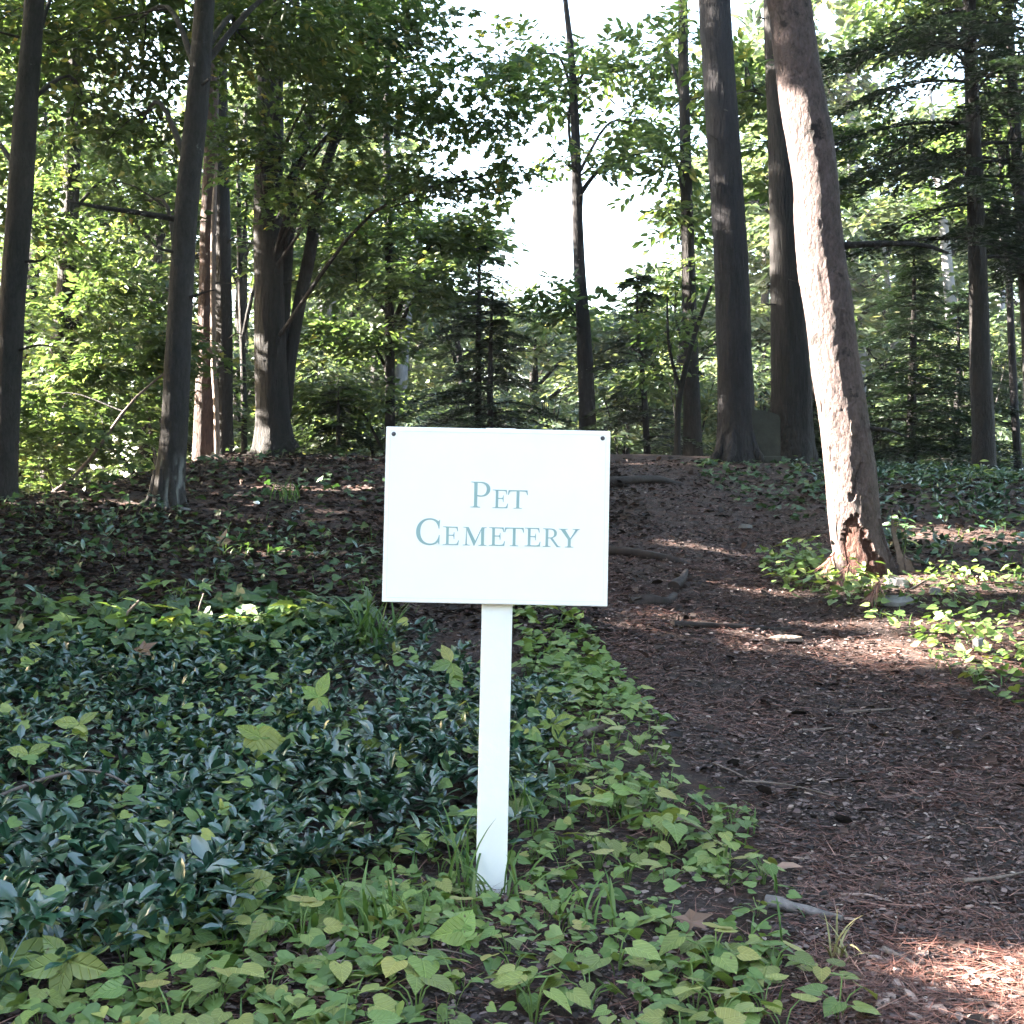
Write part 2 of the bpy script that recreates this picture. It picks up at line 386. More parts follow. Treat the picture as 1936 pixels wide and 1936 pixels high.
G1 = (.030, .062, .014); G2 = (.055, .105, .022); G3 = (.095, .15, .030); Y1 = (.22, .23, .05)
HS = [(0, (.066, .118, .034)), (.5, (.115, .18, .050)), (.8, (.18, .24, .07)), (1, (.30, .31, .09))]
M = dict(
    ground=ground_mat(),
    maple=leaf_mat("maple_leaves", [(0, (.026, .048, .017)), (.45, (.042, .071, .025)), (.8, (.075, .105, .036)), (.95, (.19, .165, .05)), (1, (.27, .20, .06))], trans=.5, tcol=1.5),
    beech=leaf_mat("beech_leaves", [(0, (.034, .062, .025)), (.5, (.054, .086, .037)), (.85, (.092, .12, .05)), (1, (.16, .15, .055))], trans=.45, tcol=1.5),
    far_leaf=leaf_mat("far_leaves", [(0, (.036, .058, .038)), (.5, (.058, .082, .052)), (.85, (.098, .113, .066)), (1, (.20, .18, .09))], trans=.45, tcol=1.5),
    hemlock=leaf_mat("hemlock_needles", [(0, (.008, .017, .010)), (.6, (.015, .030, .015)), (1, (.028, .048, .020))], trans=.15, tcol=1.3),
    heart=leaf_mat("heart_leaves", HS, trans=.25, tcol=1.3, rough=.5, spec=.4, mottle=60, vein=.22),
    heart_veined=leaf_mat("veined_heart_leaves", HS, trans=.25, tcol=1.3, rough=.48, spec=.45, mottle=4, vein=.16, veins=True),
    heart_pale=leaf_mat("pale_leaves", [(0, (.16, .24, .06)), (.6, (.22, .30, .085)), (1, (.34, .36, .10))], trans=.3, tcol=1.2, rough=.5, mottle=4, vein=.16, veins=True),
    vinca=leaf_mat("periwinkle_leaves", [(0, (.008, .030, .017)), (.6, (.018, .062, .034)), (.88, (.035, .075, .024)), (1, (.16, .18, .04))], trans=.06, tcol=1.2, rough=.28, spec=.95, mottle=60, vein=.2),
    ivy=leaf_mat("ivy_leaves", [(0, (.016, .038, .014)), (.6, (.032, .070, .024)), (1, (.075, .125, .035))], trans=.2, rough=.5, spec=.4),
    grass=leaf_mat("grass_blades", [(0, (.05, .105, .025)), (.6, (.09, .155, .04)), (1, (.2, .22, .08))], trans=.3, tcol=1.3),
    straw=leaf_mat("straw_blades", [(0, (.12, .11, .04)), (.5, (.20, .19, .075)), (1, (.27, .24, .12))], trans=.25, tcol=1.0),
    dead_grass=leaf_mat("withered_blades", [(0, (.16, .12, .10)), (1, (.36, .29, .25))], trans=.1, tcol=.8),
    bark_maple=bark_mat("grey_maple_bark", (.008, .0072, .0068), (.029, .0265, .025), 13, .35, .5, (.10, .105, .095), -.04, bare=((.05, .05, .047), (.10, .105, .10), (.17, .175, .165))),
    bark_oak=bark_mat("furrowed_bark", (.0055, .005, .005), (.021, .0185, .018), 16, .14, .9),
    bark_pine=bark_mat("pine_bark", (.006, .0055, .0062), (.024, .0215, .0245), 15, .2, 1.0),
    bark_red=bark_mat("reddish_pine_bark", (.02, .012, .010), (.075, .046, .038), 15, .3, .8),
    bark_dark=bark_mat("dark_hemlock_bark", (.008, .007, .007), (.028, .025, .024), 18, .2, .9),
    bark_pale=bark_mat("pale_dead_bark", (.09, .068, .058), (.22, .17, .145), 18, .3, .5),
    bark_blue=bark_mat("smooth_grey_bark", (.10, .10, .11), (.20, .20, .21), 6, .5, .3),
    bark_lean=bark_mat("flaking_bark", (.034, .025, .024), (.145, .108, .103), 17, .5, 1.0, (.022, .018, .0175), -.01, bare=((.012, .006, .005), (.050, .019, .014), (.115, .058, .043))),
    bark_plate=bark_mat("bark_plate", (.05, .038, .034), (.15, .115, .10), 11, .7, .5),
    twig=plain_mat("twig_wood", [(.3, (.05, .038, .033)), (.7, (.16, .125, .11))], scale=30),
    wood_grey=plain_mat("weathered_wood", [(.3, (.06, .052, .052)), (.7, (.19, .17, .165))], scale=40, bump=.5),
    root=plain_mat("root_wood", [(.3, (.008, .006, .0055)), (.7, (.030, .021, .019))], scale=25, bump=.6),
    chips=plain_mat("wood_chips", [(0, (.012, .0095, .0095)), (.30, (.046, .034, .033)), (.55, (.112, .076, .072)), (.85, (.21, .16, .145)), (1, (.42, .36, .31))], use_tint=True, bump=0, rough=.8),
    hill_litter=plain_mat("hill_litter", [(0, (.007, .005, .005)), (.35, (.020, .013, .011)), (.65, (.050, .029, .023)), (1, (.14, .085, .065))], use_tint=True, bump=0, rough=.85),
    needles=plain_mat("fallen_needles", [(0, (.045, .020, .015)), (.6, (.120, .052, .041)), (1, (.28, .16, .125))], use_tint=True, bump=0, rough=.7),
    chip_pale=plain_mat("pale_chip", [(.3, (.18, .12, .10)), (.7, (.40, .30, .26))], scale=50, bump=.3),
    dead_leaf=leaf_mat("dead_leaf", [(0, (.10, .055, .035)), (1, (.30, .19, .14))], trans=.15, tcol=1.0),
    stone=plain_mat("grey_stone", [(.3, (.07, .068, .066)), (.7, (.20, .195, .19))], scale=14, bump=.5),
    tomb=plain_mat("mossy_gravestone", [(.3, (.012, .0125, .009)), (.7, (.034, .034, .026))], scale=9, bump=.5),
    marker=plain_mat("pale_gravestone", [(.3, (.07, .07, .072)), (.7, (.14, .14, .145))], scale=9, bump=.4),
    white=plain_mat("white_paint", [(.3, (.80, .785, .76)), (.7, (.83, .815, .79))], scale=6, rough=.45, bump=.04),
    post_white=plain_mat("white_post_paint", [(.3, (.78, .765, .74)), (.7, (.82, .805, .785))], scale=12, rough=.55, bump=.15),
    letter=plain_mat("teal_lettering", [(.3, (.245, .365, .36)), (.7, (.275, .395, .385))], scale=30, rough=.5, bump=0),
    line=plain_mat("grey_line", [(.3, (.60, .60, .59)), (.7, (.72, .72, .71))], scale=30, rough=.5, bump=0),
    screw=plain_mat("dark_screw", [(.3, (.03, .03, .035)), (.7, (.07, .07, .08))], scale=60, rough=.4, bump=.2),
)

# ------------------------------------------------------------------ ground: one sheet to the horizon
def axis(fine0, fine1, step, far):
    a = list(np.arange(fine0, fine1 + 1e-6, step))
    s = step; lo = [fine0]; hi = [fine1]
    while lo[-1] > -far: s *= 1.22; lo.append(lo[-1] - s)
    s = step
    while hi[-1] < far: s *= 1.22; hi.append(hi[-1] + s)
    return np.array(lo[:0:-1] + a + hi[1:])
gx = axis(-4.5, 5.5, .05, 700.0); gy = axis(1.2, 14.5, .05, 700.0)
XX, YY = np.meshgrid(gx, gy)
ZZ = height(XX, YY)
g = Geo()
idx = np.arange(XX.size).reshape(XX.shape)
g.add(np.stack([XX.ravel(), YY.ravel(), ZZ.ravel()], -1), np.stack([idx[:-1, :-1], idx[:-1, 1:], idx[1:, 1:], idx[1:, :-1]], -1).reshape(-1, 4))
tag(g.obj("ground", M['ground'], smooth=True), kind="structure")
# ------------------------------------------------------------------ the sign: post, board (> lettering, line), screws
import bmesh
def box_mesh(name, x0, x1, y0, y1, z0, z1, mat, bevel=.0015):
    bm = bmesh.new()
    bmesh.ops.create_cube(bm, size=1.0)
    for v in bm.verts:
        v.co = ((x0 + x1) / 2 + v.co.x * (x1 - x0), (y0 + y1) / 2 + v.co.y * (y1 - y0), (z0 + z1) / 2 + v.co.z * (z1 - z0))
    bmesh.ops.bevel(bm, geom=bm.edges[:], offset=bevel, segments=2, affect='EDGES', profile=.6)
    me = bpy.data.meshes.new(name); bm.to_mesh(me); bm.free()
    me.materials.append(mat)
    return me

def link(name, me, parent=None):
    o = bpy.data.objects.new(name, me); COL.objects.link(o); o.parent = parent
    return o

sign = empty("sign", (-.042, 2.482, 0.0))
sign.rotation_euler = (math.radians(-1.0), math.radians(1.2), 0)
tag(sign, "white painted sign on a narrow white post reading Pet Cemetery in teal letters", "sign")
post = link("post", box_mesh("post", -.031, .031, 0, .02, -.3, .9355, M['post_white'], .0022), sign)
board = link("board", box_mesh("board", -.231, .221, -.0125, -.0006, .580, .933, M['white'], .0022), sign)
BX, BZ, FY = -.005, .7565, -.0125

for x in (-.2155, .2055):
    bm = bmesh.new()
    bmesh.ops.create_uvsphere(bm, u_segments=12, v_segments=8, radius=.0045)
    for v in bm.verts:
        v.co.y *= .45
    bmesh.ops.translate(bm, verts=bm.verts, vec=(x, FY - .0004, .918))
    me = bpy.data.meshes.new("screw"); bm.to_mesh(me); bm.free(); me.materials.append(M['screw'])
    link("screw", me, board)

for (x0, x1, z0, z1) in ((-.222, .212, .9238, .9249), (-.222, .212, .5888, .5897), (-.2225, -.2218, .592, .9205), (.2118, .2125, .592, .9205)):
    link("border_line", box_mesh("border_line", x0, x1, FY - .0004, FY + .001, z0, z1, M['line'], .0001), board)

def bez(p0, p1, p2, p3, n=9):
    out = []
    for i in range(1, n + 1):
        t = i / n; a = 1 - t
        out.append((a ** 3 * p0[0] + 3 * a * a * t * p1[0] + 3 * a * t * t * p2[0] + t ** 3 * p3[0], a ** 3 * p0[1] + 3 * a * a * t * p1[1] + 3 * a * t * t * p2[1] + t ** 3 * p3[1]))
    return out

def path(*items):
    """Tuples of 2 are points; lists of 3 points are Bezier handles and end."""
    out = []
    for it in items:
        if isinstance(it, list): out += bez(out[-1], *it)
        else: out.append(it)
    return out

def q(c, e):          # quarter-round bracket: quadratic written as a cubic
    return [c, c, e]

GL = {}
GL['E'] = ([path((0, 0), (0, .03), q((.17, .04), (.18, .12)), (.18, .88), q((.17, .96), (0, .97)), (0, 1), (.82, 1), (.85, .75), (.81, .75), q((.76, .94), (.60, .945)), (.33, .945), (.33, .555), (.50, .555), q((.60, .57), (.61, .70)), (.645, .70), (.645, .33), (.61, .33), q((.60, .49), (.50, .50)), (.33, .50), (.33, .10), q((.34, .055), (.42, .055)), (.62, .055), q((.80, .07), (.87, .26)), (.91, .25), (.87, 0))], .91)
GL['T'] = ([path((.30, 0), (.30, .03), q((.45, .04), (.45, .12)), (.45, .94), (.24, .94), q((.09, .93), (.045, .74)), (0, .745), (.03, 1), (1.02, 1), (1.05, .745), (1.005, .74), q((.96, .93), (.81, .94)), (.60, .94), (.60, .12), q((.60, .04), (.75, .03)), (.75, 0))], 1.05)
GL['P'] = ([path((0, 0), (0, .025), q((.14, .035), (.145, .10)), (.145, .90), q((.14, .965), (.02, .975)), (.02, 1), (.40, 1), [(.64, 1), (.79, .90), (.79, .725)], [(.79, .53), (.63, .425), (.42, .425)], q((.34, .425), (.275, .44)), (.275, .10), q((.28, .035), (.40, .025)), (.40, 0)),
            path((.275, .957), (.37, .957), [(.54, .957), (.645, .87), (.645, .72)], [(.645, .55), (.54, .472), (.39, .472)], (.275, .485))], .79)
GL['C'] = ([path((.885, .95), (.862, .62), (.835, .62), [(.80, .83), (.68, .957), (.52, .957)], [(.29, .957), (.155, .77), (.155, .51)], [(.155, .23), (.30, .048), (.53, .048)], [(.69, .048), (.81, .16), (.85, .38)], (.878, .38), (.872, .03), (.845, .03), q((.835, .09), (.81, .09)), [(.72, .02), (.62, -.012), (.50, -.012)], [(.20, -.012), (0, .20), (0, .49)], [(0, .79), (.21, 1.012), (.50, 1.012)], [(.62, 1.012), (.72, .98), (.80, .92)], q((.84, .90), (.855, .955)))], .89)
GL['M'] = ([path((0, 0), (0, .03), q((.14, .04), (.15, .12)), (.185, .88), q((.17, .96), (.02, .97)), (.02, 1), (.31, 1), (.69, .26), (1.03, 1), (1.30, 1), (1.30, .97), q((1.17, .96), (1.165, .88)), (1.165, .12), q((1.17, .04), (1.31, .03)), (1.31, 0), (.86, 0), (.86, .03), q((1.0, .04), (1.005, .12)), (1.0, .82), (.635, -.02), (.61, -.02), (.215, .84), (.225, .12), q((.24, .04), (.39, .03)), (.39, 0))], 1.31)
GL['R'] = ([path((0, 0), (0, .03), q((.14, .04), (.145, .12)), (.145, .88), q((.14, .96), (0, .97)), (0, 1), (.42, 1), [(.64, 1), (.765, .90), (.765, .745)], [(.765, .61), (.67, .525), (.53, .485)], (.82, .10), q((.87, .04), (.98, .03)), (.98, 0), (.76, 0), (.40, .46), (.29, .46), (.29, .12), q((.295, .04), (.43, .03)), (.43, 0)),
            path((.29, .95), (.39, .95), [(.54, .95), (.615, .87), (.615, .735)], [(.615, .58), (.52, .51), (.38, .51)], (.29, .51))], .98)
GL['Y'] = ([path((.33, 0), (.33, .03), q((.48, .04), (.485, .12)), (.485, .43), (.16, .88), q((.10, .96), (0, .97)), (0, 1), (.47, 1), (.47, .97), q((.33, .96), (.365, .90)), (.62, .50), (.85, .89), q((.88, .96), (.73, .97)), (.73, 1), (1.12, 1), (1.12, .97), q((1.02, .96), (.96, .88)), (.64, .43), (.64, .12), q((.645, .04), (.79, .03)), (.79, 0))], 1.12)

def glyph_mesh(ch, x, z, w, h):
    loops, W = GL[ch]
    sx = w / W
    loops = [[(px * sx, py * h) for px, py in lp] for lp in loops]
    flat = [p for lp in loops for p in lp]
    tris = tessellate_polygon([[Vector((p[0], p[1], 0)) for p in lp] for lp in loops])
    n = len(flat); y0, y1 = FY - .0007, FY + .0006
    V = [(x + p[0], y0, z + p[1]) for p in flat] + [(x + p[0], y1, z + p[1]) for p in flat]
    F = [tuple(t) for t in tris]
    o = 0
    for lp in loops:
        k = len(lp)
        for i in range(k):
            a, b = o + i, o + (i + 1) % k
            F.append((a, b, b + n, a + n))
        o += k
    me = bpy.data.meshes.new("letter"); me.from_pydata(V, [], F)
    bm = bmesh.new(); bm.from_mesh(me); bmesh.ops.recalc_face_normals(bm, faces=bm.faces); bm.to_mesh(me); bm.free()
    me.materials.append(M['letter'])
    return me

PXM = .452 / 1369.0
TILT = math.tan(math.radians(.85))
for ch, cx, cy, cw, chh in (('P', 775, 838, 120, 157), ('E', 910, 841, 95, 112), ('T', 1003, 843, 122, 112),
                            ('C', 449, 1066, 146, 160), ('E', 613, 1067, 98, 112), ('M', 734, 1069, 145, 112), ('E', 893, 1070, 98, 112), ('T', 986, 1071, 120, 112), ('E', 1110, 1072, 97, 112), ('R', 1221, 1075, 108, 112), ('Y', 1317, 1077, 128, 112)):
    dx = cx - 936; dy = cy - 891
    link("letter", glyph_mesh(ch, BX + dx * PXM, BZ - (dy - dx * TILT) * PXM, cw * PXM, chh * PXM), board)
# ------------------------------------------------------------------ trees
def flare_fn(amount, width, z0, lobes=5, ph=0.0, bark=.03, bs=9.0):
    def f(th, c, r):
        foot = abs(c[:, 0].mean() + 2.3) < .12 and abs(c[:, 1].mean() - 8.63) < .05
        h = np.maximum(c[:, 2] - z0, 0)[:, None]
        T_ = np.broadcast_to(th, (len(c), len(th)))
        fl = 1 + amount * np.exp(-h / width) * (.65 + .5 * np.cos(T_ * lobes + ph) * np.exp(-h / (width * 1.6)))
        wob = vnoise(np.cos(T_) * 1.5 + 30, np.sin(T_) * 1.5 + c[:, 2][:, None] * 1.7 + 90 + ph) * .8
        fur = np.abs(vnoise((T_ + wob) * bs * .9 + 9 + ph, c[:, 2][:, None] * 2.6 + 5) - .5) * 2
        ru = 1 + bark * 1.6 * (vnoise(np.cos(T_) * 1.6 + 30 + ph * 3, np.sin(T_) * 1.6 + c[:, 2][:, None] * 1.3 + 60) - .5) \
               + bark * 1.5 * (np.minimum(fur, .45) - .3) + bark * .5 * (vnoise(T_ * bs * 2 + 9 + ph, c[:, 2][:, None] * 14) - .5)
        wr = np.zeros_like(ru)
        if foot:      # the lichen crust on the front maple's foot
            wr = sstep(.48, .60, vnoise(T_ * 2.6 + 21, c[:, 2][:, None] * 5 + 4) * .7 + vnoise(T_ * 9, c[:, 2][:, None] * 18) * .3) * (1 - sstep(.24, .40, h)) 
        return fl * ru, wr
    return f

def trunk_pts(Y, pts, top=None, topr=None, lean=0.0):
    """(x, z, r) rows at depth Y -> tube rows, rooted below the ground and carried on to the height top."""
    P = [(x, Y + lean * (z - pts[0][1]), z, r) for x, z, r in pts]
    x, y, z, r = P[0]
    gz = h1(x, y)
    dx = (P[0][0] - P[1][0]) / max(P[1][2] - P[0][2], .1)
    if z > gz + .1: P.insert(0, (x + dx * (z - gz) * .5, y, gz, r * 1.06))
    P.insert(0, (P[0][0], y, gz - .18, P[0][3] * 1.02))
    if top:
        x, y, z, r = P[-1]; x0, _, z0, _ = P[-3]
        s = (x - x0) / (z - z0)
        for k in (.35, .7, 1):
            P.append((x + s * (top - z) * k * .6, y, z + (top - z) * k, r + ((topr or r * .35) - r) * k))
    return P

def at_height(P, z):
    P = np.array(P); o = np.argsort(P[:, 2])
    return np.array([np.interp(z, P[o, 2], P[o, k]) for k in (0, 1)] + [z])

def sprays(geo, blobs, n, leaf, size, tmpl_m=14, L=.42, tint=(.0, .9), axis=None, up=.35, droop=.18, filt=True, width=1.0, mat=0):
    """n flat leafy sprays spread through ellipsoids (cx, cy, cz, rx, ry, rz)."""
    B = np.array(blobs, float)
    vol = (B[:, 3] * B[:, 4] * B[:, 5]) ** .75
    which = rng.choice(len(B), n, p=vol / vol.sum())
    d = nrm(rnd(n)) * (rng.random(n)[:, None] ** .45)
    O = B[which, :3] + d * B[which, 3:6]
    tb = rng.random(n) * .55 + .22
    up_n = nrm(np.array([0, 0, 1.0]) + up * rnd(n))
    out = O - (np.array(axis) if axis is not None else B[which, :3]); out[:, 2] *= .2
    H = nrm(nrm(out) + .8 * rnd(n)); H = nrm(H - (H * up_n).sum(1, keepdims=True) * up_n)
    S = np.cross(up_n, H)
    m = tmpl_m
    t = (np.arange(m) / (m - 1))[None, :, None]
    side = np.where(np.arange(m) % 2 == 0, 1.0, -1.0)[None, :, None]
    Ls = (L * (.6 + .8 * rng.random(n)))[:, None, None]
    pos = O[:, None] + H[:, None] * t * Ls + S[:, None] * side * .03 - np.array([0, 0, 1.0]) * droop * t ** 2 * Ls + rng.normal(size=(n, m, 3)) * .03
    dr = H[:, None] * (.55 + .5 * t) + S[:, None] * side * (.95 - .6 * t) + rng.normal(size=(n, m, 3)) * .22 - np.array([0, 0, .25])
    nm = up_n[:, None] + rng.normal(size=(n, m, 3)) * .28
    pos = pos.reshape(-1, 3); dr = dr.reshape(-1, 3); nm = nm.reshape(-1, 3)
    tt = np.repeat(tb, m) + rng.normal(size=n * m) * .12
    tt = np.where(rng.random(n * m) < .025, rng.random(n * m) * .3 + .75, np.clip(tt, tint[0], tint[1]))
    sz = size * (.65 + .6 * rng.random(n * m))
    if filt:
        k = shaded(pos)
        pos, dr, nm, tt, sz = pos[k], dr[k], nm[k], tt[k], sz[k]
    scatter(geo, leaf, pos, dr, nm, sz, tt, width, mat)

def limbs(P, blobs, r0=.03, rise=.8, twigs=3):
    """One Geo per limb: the limb itself and the twigs that fork from it; limbs that would stand in a sun gap are left off."""
    out = []
    for (cx, cy, cz, rx, ry, rz) in blobs:
        geo = Geo()
        a = at_height(P, cz - rise * (.5 + random.random()))
        b = np.array([cx, cy, cz])
        mid = (a + b) / 2 + np.array([0, 0, .18 * np.linalg.norm(b - a)]) + rnd(1)[0] * .06
        r = r0 * (.7 + .5 * random.random())
        kk = np.linspace(0, 1, 12)[:, None]
        if not shaded(a * (1 - kk) ** 2 + 2 * mid * kk * (1 - kk) + b * kk ** 2).all(): continue
        tube(geo, [(*a, r), (*mid, r * .65), (*b, r * .3)], 6, 9, .08, seed=int(cx * 10))
        for _ in range(twigs):
            e = b + nrm(rnd(1))[0] * np.array([rx, ry, rz]) * .95
            s = mid + (b - mid) * random.random()
            tube(geo, [(*s, r * .35), (*((s + e) / 2 + np.array([0, 0, .05])), r * .25), (*e, r * .12)], 4, 5, 0)
        out.append(geo)
    return out
def merge(gs):
    m = Geo()
    for g in gs:
        for v, f, t in zip(g.v, g.f, g.t): m.v.append(v); m.t.append(t)
        for f in g.f: m.f.append(f + m.n)
        m.m += g.m; m.va += g.va; m.n += g.n
    return m

STUBBED = []
def tree(name, label, cat, P, bark, blobs=(), n=0, leaf=LEAF_OVAL, leafmat='maple', size=.1, nseg=20, ring=.06, flare=(.5, .14, 4), barkr=.04, limb_r=.03, group=None, m=14, L=.42, high=(), n_high=0, high_size=.15, rise=.8, ph=0.0, extra=None, up=.35, width=1.0, joined=False):
    base = P[1]
    root = empty(name, (base[0], base[1], base[2]))
    tag(root, label, cat, group)
    g = Geo()
    length = P[-1][2] - P[0][2]
    tube(g, P, nseg, max(8, int(length / ring)), disp=flare_fn(flare[0], flare[1], base[2], flare[2], ph, barkr))
    loc = np.array(base[:3])
    def put(geo, nm, mat, smooth=False):
        o = geo.obj(nm, mat, None, smooth, loc=loc); o.parent = root; o.location = (0, 0, 0)
        return o
    put(g, "trunk", M[bark], True)
    if len(blobs) or len(high):
        lb = limbs(P, list(blobs) + list(high), limb_r, rise)
        bm_ = M['bark_dark' if bark != 'bark_maple' else bark]
        if joined and lb: tag(put(merge(lb), "branch", bm_, True), kind="stuff")
        elif not joined:
            for g in lb: put(g, "branch", bm_, True)
        g = Geo()
        if n: sprays(g, blobs, n, leaf, size, m, L, axis=(base[0], base[1], 0), up=up, width=width)
        if n_high: sprays(g, high, n_high, LEAF_OVAL, high_size, 14, L * 1.5, axis=(base[0], base[1], 0))
        put(g, "crown", M[leafmat])
    if extra:
        for nm, geo, mat in extra: put(geo, nm, mat, True)
    if label.split(' ')[0] in ('big', 'massive', 'thick', 'nearly', 'slim', 'dark', 'slender', 'grey', 'reddish'):
        STUBBED.append((root, P, 5, base[2] + .9, base[2] + 4.8, .5 if 'dark slim' in label or 'nearly' in label else .28, .012, 'bark_dark'))
    return root

# left edge maple
P1 = trunk_pts(9.0, [(-3.72, .97, .108), (-3.69, 1.58, .092), (-3.66, 2.36, .089), (-3.61, 3.14, .089), (-3.58, 3.73, .085), (-3.53, 4.47, .073), (-3.5, 5.1, .069)], 9.5, .03)
tree("maple_tree", "slender grey trunk at the left edge of the photo with leaves hanging from its top", "tree", P1, 'bark_maple',
     [(-4.0, 10.2, 5.0, .7, .6, .5), (-4.6, 10.2, 4.1, .5, .6, .5), (-3.6, 10.4, 4.4, .45, .6, .33), (-4.1, 10.4, 3.45, .45, .6, .2), (-3.3, 10.3, 5.4, .7, .7, .4)], 300, LEAF_OVAL, 'maple', .085, 24, .04, (.35, .12, 4),
     high=[(-3.6, 9, 7.6, 2.2, 2.2, 1.6)], n_high=170, ph=.4)

# lichen-footed maple in front
P2 = trunk_pts(8.63, [(-2.4, .97, .115), (-2.39, 1.18, .102), (-2.36, 1.55, .092), (-2.33, 2.29, .085), (-2.29, 3.04, .081), (-2.22, 3.79, .078), (-2.17, 4.54, .07), (-2.15, 5.11, .066)], 9.5, .03)
gxs = []
for a0, l in ((3.6, .24), (5.2, .17), (4.4, .15)):
    d = np.array([math.cos(a0), math.sin(a0), 0]); b0 = np.array([-2.4, 8.63, 0])
    e = b0 + d * l; f_ = b0 + d * .09
    gx_ = Geo(); gxs.append(gx_); tube(gx_, [(*f_[:2], 1.22, .014), (*(b0 + d * .11)[:2], 1.05, .030), (*(b0 + d * .15)[:2], .98, .028), (*e[:2], h1(e[0], e[1]) - .02, .016)], 8, 12, .12, seed=int(a0 * 7))
gb = Geo()
tube(gb, [(-2.36, 8.6, 2.98, .022), (-2.62, 8.5, 3.0, .018), (-2.9, 8.45, 3.03, .013), (-3.05, 8.4, 3.05, .006)], 6, 12, .15)
tree("maple_tree", "grey trunk with a flared foot and pale lichen left of the white sign", "tree", P2, 'bark_maple',
     [(-3.1, 9.9, 4.9, .75, .7, .45), (-2.2, 9.7, 4.7, .65, .6, .42), (-3.0, 9.9, 4.1, .5, .6, .28), (-1.65, 9.5, 4.9, .5, .6, .35), (-3.0, 10.0, 3.5, .43, .5, .14), (-2.4, 9.6, 5.4, .9, .6, .35)], 380, LEAF_OVAL, 'maple', .085, 40, .025, (.30, .10, 5),
     high=[(-2.2, 8.2, 7.2, 2.2, 2.2, 1.6)], n_high=140, ph=1.3, extra=[("root_flare", q_, M['bark_maple']) for q_ in gxs] + [("dead_branch", gb, M['bark_dark'])])

# pale lichen crust on its foot
gl = Geo()
for (dx, dz, s) in ((-.005, .16, .055), (.045, .19, .05), (-.06, .10, .04), (.03, .11, .045), (-.08, .04, .03)):
    pass

tree("leaning_tree", "dark trunk among leaves between the two leftmost grey trunks", "tree",
     trunk_pts(15, [(-5.63, 1.79, .083), (-5.56, 2.43, .103), (-5.49, 3.21, .128), (-5.43, 3.98, .109), (-5.4, 4.76, .103), (-5.36, 6.07, .09)], 11, .04), 'bark_dark',
     [(-5.28, 15, 4.24, .71, 1, .39), (-4.54, 14.5, 3.62, .56, 1, .37), (-5.46, 15, 3.21, .71, 1, .45), (-4.32, 14, 2.68, .54, .9, .42), (-5.0, 15.4, 5.3, .9, 1, .6)], 620, LEAF_OVAL, 'beech', .115, 14, .1, high=[(-5.4, 15, 8.5, 2, 2, 1.6)], n_high=160)

tree("pine_tree", "reddish pine trunk with a sunlit patch beside the dark trunk with a pale sapling", "tree",
     trunk_pts(13.5, [(-3.37, 1.6, .125), (-3.36, 2.26, .11), (-3.35, 3.19, .095), (-3.34, 4.07, .087), (-3.31, 5.24, .075)], 10, .03), 'bark_red', high=[(-3.3, 13.5, 8.6, 1.5, 1.5, 1.3)], n_high=130, n=0, leafmat='hemlock', flare=(.2, .1, 4))
gb = Geo()
tube(gb, [(-3.2, 13.2, 2.72, .024), (-3.24, 13.12, 2.79, .022), (-3.33, 13.0, 2.78, .016), (-3.42, 12.9, 2.71, .006)], 6, 12, .1)
tree("dead_sapling", "thin pale bare sapling with a crooked stub in front of the dark trunk", "sapling",
     trunk_pts(13.2, [(-3.15, 1.6, .030), (-3.17, 2.22, .031), (-3.2, 2.68, .031), (-3.21, 3.36, .028), (-3.21, 4.16, .025), (-3.18, 4.85, .015)]), 'bark_pale', nseg=10, flare=(.2, .06, 3), extra=[("broken_branch", gb, M['bark_pale'])])
tree("pine_tree", "nearly black straight trunk just right of the reddish pine", "tree",
     trunk_pts(13.8, [(-3.22, 1.65, .11), (-3.22, 2.29, .094), (-3.23, 3.24, .094), (-3.26, 4.32, .094), (-3.29, 5.64, .089), (-3.31, 6.84, .083)], 11, .03), 'bark_dark', high=[(-3.3, 13.8, 9.2, 1.6, 1.6, 1.3)], n_high=130, leafmat='hemlock', flare=(.25, .12, 4))

# the big forked tree left of the sign
P6 = trunk_pts(12.6, [(-2.41, 1.64, .205), (-2.43, 1.8, .178), (-2.45, 2.15, .162), (-2.48, 3.02, .156), (-2.5, 4.11, .146), (-2.49, 5.21, .135), (-2.49, 6.31, .119)], 12, .05)
gs = Geo()
tube(gs, [(-2.4, 12.66, 1.75, .075), (-2.33, 12.7, 2.1, .066), (-2.29, 12.7, 2.55, .065), (-2.22, 12.7, 3.04, .065), (-2.07, 12.6, 3.7, .065), (-1.97, 12.5, 4.25, .054), (-1.8, 12.3, 4.69, .049), (-1.47, 12, 5.25, .041), (-1.22, 11.8, 6.02, .03), (-1.0, 11.6, 7.2, .015)], 12, 70, .05)
gs2 = Geo(); tube(gs2, [(-2.38, 12.72, 2.4, .06), (-2.36, 12.7, 2.82, .065), (-2.34, 12.7, 3.48, .071), (-2.3, 12.7, 4.14, .071), (-2.18, 12.7, 4.8, .065), (-2.02, 12.7, 5.52, .049), (-1.9, 12.7, 6.8, .03)], 12, 50, .05)
